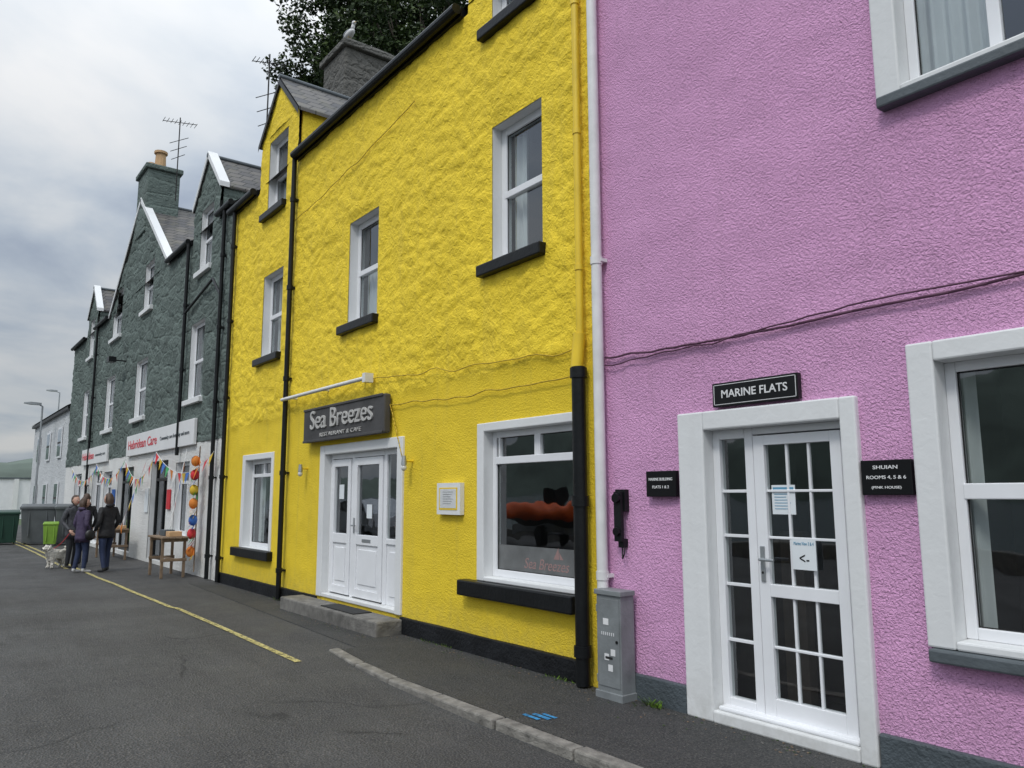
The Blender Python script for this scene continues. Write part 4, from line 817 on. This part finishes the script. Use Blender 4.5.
def car(x,y,m):
    e=empty('parked_car',(x,y,0)); b=MB()
    prof=[(-2.1,.35),(-2.12,.75),(-1.95,.95),(-1.1,1.02),(-.45,1.42),(.95,1.46),(1.65,1.05),(2.05,.95),(2.1,.55),(2.05,.32)]
    def ring(yy,k): return [(x+p[0]*(1 if p[1]<1.03 else k),yy,p[1]) for p in prof]
    b.loft([ring(y-.86,.94),ring(y-.80,.98),ring(y+.80,.98),ring(y+.86,.94)],m); b.obj('body',e,bevel=.04)
    g=MB()
    for yy in (y-.868,y+.868):
        g.face([(x-.92,yy,1.04),(x-.42,yy,1.36),(x+.15,yy,1.38),(x+.15,yy,1.04)],'signblack'); g.face([(x+.22,yy,1.04),(x+.22,yy,1.38),(x+.85,yy,1.38),(x+1.35,yy,1.04)],'signblack')
    g.face([(x-1.08,y-.74,1.05),(x-1.08,y+.74,1.05),(x-.46,y+.68,1.425),(x-.46,y-.68,1.425)],'signblack'); g.obj('windows',e)
    w=MB()
    for xx in (-1.35,1.3):
        for yy in (y-.88,y+.68): w.cyl((x+xx,yy,.32),(x+xx,yy+.2,.32),.32,'rubber',n=24); w.cyl((x+xx,yy-.01,.32),(x+xx,yy+.21,.32),.19,'metal',n=16)
    w.obj('wheels',e,smooth='auto')
car(-25.3,-8.0,'carpaint'); car(-31.5,-8.0,'signwhite')
# ------------------------------------------------------------------ world
w=bpy.data.worlds.new('World'); sc.world=w; w.use_nodes=True; nt=w.node_tree; bg=nt.nodes['Background']; bg.inputs[1].default_value=.1
EL=52; saz=(.40,-.91)
sky=N(nt,'ShaderNodeTexSky',sky_type='NISHITA'); sky.sun_disc=False; sky.sun_elevation=math.radians(EL); sky.sun_rotation=math.atan2(saz[0],saz[1])
tc=N(nt,'ShaderNodeTexCoord'); sep=N(nt,'ShaderNodeSeparateXYZ'); nt.links.new(tc.outputs['Generated'],sep.inputs[0])
zc=math_(nt,'MAXIMUM',sep.outputs[2],0); den=math_(nt,'ADD',zc,.22)
cb=N(nt,'ShaderNodeCombineXYZ'); nt.links.new(math_(nt,'DIVIDE',sep.outputs[0],den),cb.inputs[0]); nt.links.new(math_(nt,'DIVIDE',sep.outputs[1],den),cb.inputs[1])
n1=noi(nt,cb.outputs[0],1.7,6,.52,.25)
cl=ramp(nt,n1,[(.36,(.52,.60,.73)),(.46,(.70,.78,.88)),(.55,(.89,.94,.99)),(.67,(1.06,1.07,1.08))])
z2=math_(nt,'MULTIPLY',math_(nt,'POWER',zc,1.6),2.9)
grad=math_(nt,'MULTIPLY',math_(nt,'ADD',z2,1),6.2)
gr_=N(nt,'ShaderNodeCombineXYZ')
for i in range(3): nt.links.new(grad,gr_.inputs[i])
c=mix(nt,1.0,cl,gr_.outputs[0],'MULTIPLY')
side=math_(nt,'ADD',math_(nt,'MULTIPLY',sep.outputs[0],.20),1.0); sd=N(nt,'ShaderNodeCombineXYZ')
for i in range(3): nt.links.new(side,sd.inputs[i])
c=mix(nt,1.0,c,sd.outputs[0],'MULTIPLY')
c=mix(nt,.10,c,sky.outputs[0]); nt.links.new(c,bg.inputs[0])
sl=bpy.data.lights.new('sun','SUN'); sl.energy=1.25; sl.angle=math.radians(12); sl.color=(1,.97,.92); so=bpy.data.objects.new('sun',sl); sc.collection.objects.link(so)
d=Vector((saz[0]*math.cos(math.radians(EL)),saz[1]*math.cos(math.radians(EL)),math.sin(math.radians(EL)))); so.rotation_euler=d.to_track_quat('Z','Y').to_euler()
# ------------------------------------------------------------------ camera
f=770;p=math.atan(f/5353);rho=-0.0037;yaw=math.radians(37.55)
F=Vector((-math.cos(yaw)*math.cos(p),math.sin(yaw)*math.cos(p),math.sin(p))); R=Vector((math.sin(yaw),math.cos(yaw),0)); U=R.cross(F)
cx=R*math.cos(rho)+U*math.sin(rho); cy=U*math.cos(rho)-R*math.sin(rho)
cd=bpy.data.cameras.new('camera'); cd.sensor_width=36; cd.lens=f/1024*36; cd.clip_end=8000; cd.clip_start=.05
co=bpy.data.objects.new('camera',cd); sc.collection.objects.link(co); sc.camera=co
mw=Matrix((( cx.x,cy.x,-F.x,0),(cx.y,cy.y,-F.y,-4.66),(cx.z,cy.z,-F.z,1.6),(0,0,0,1))); co.matrix_world=mw
sc.view_settings.view_transform='Standard'; sc.view_settings.look='None'; sc.view_settings.exposure=0
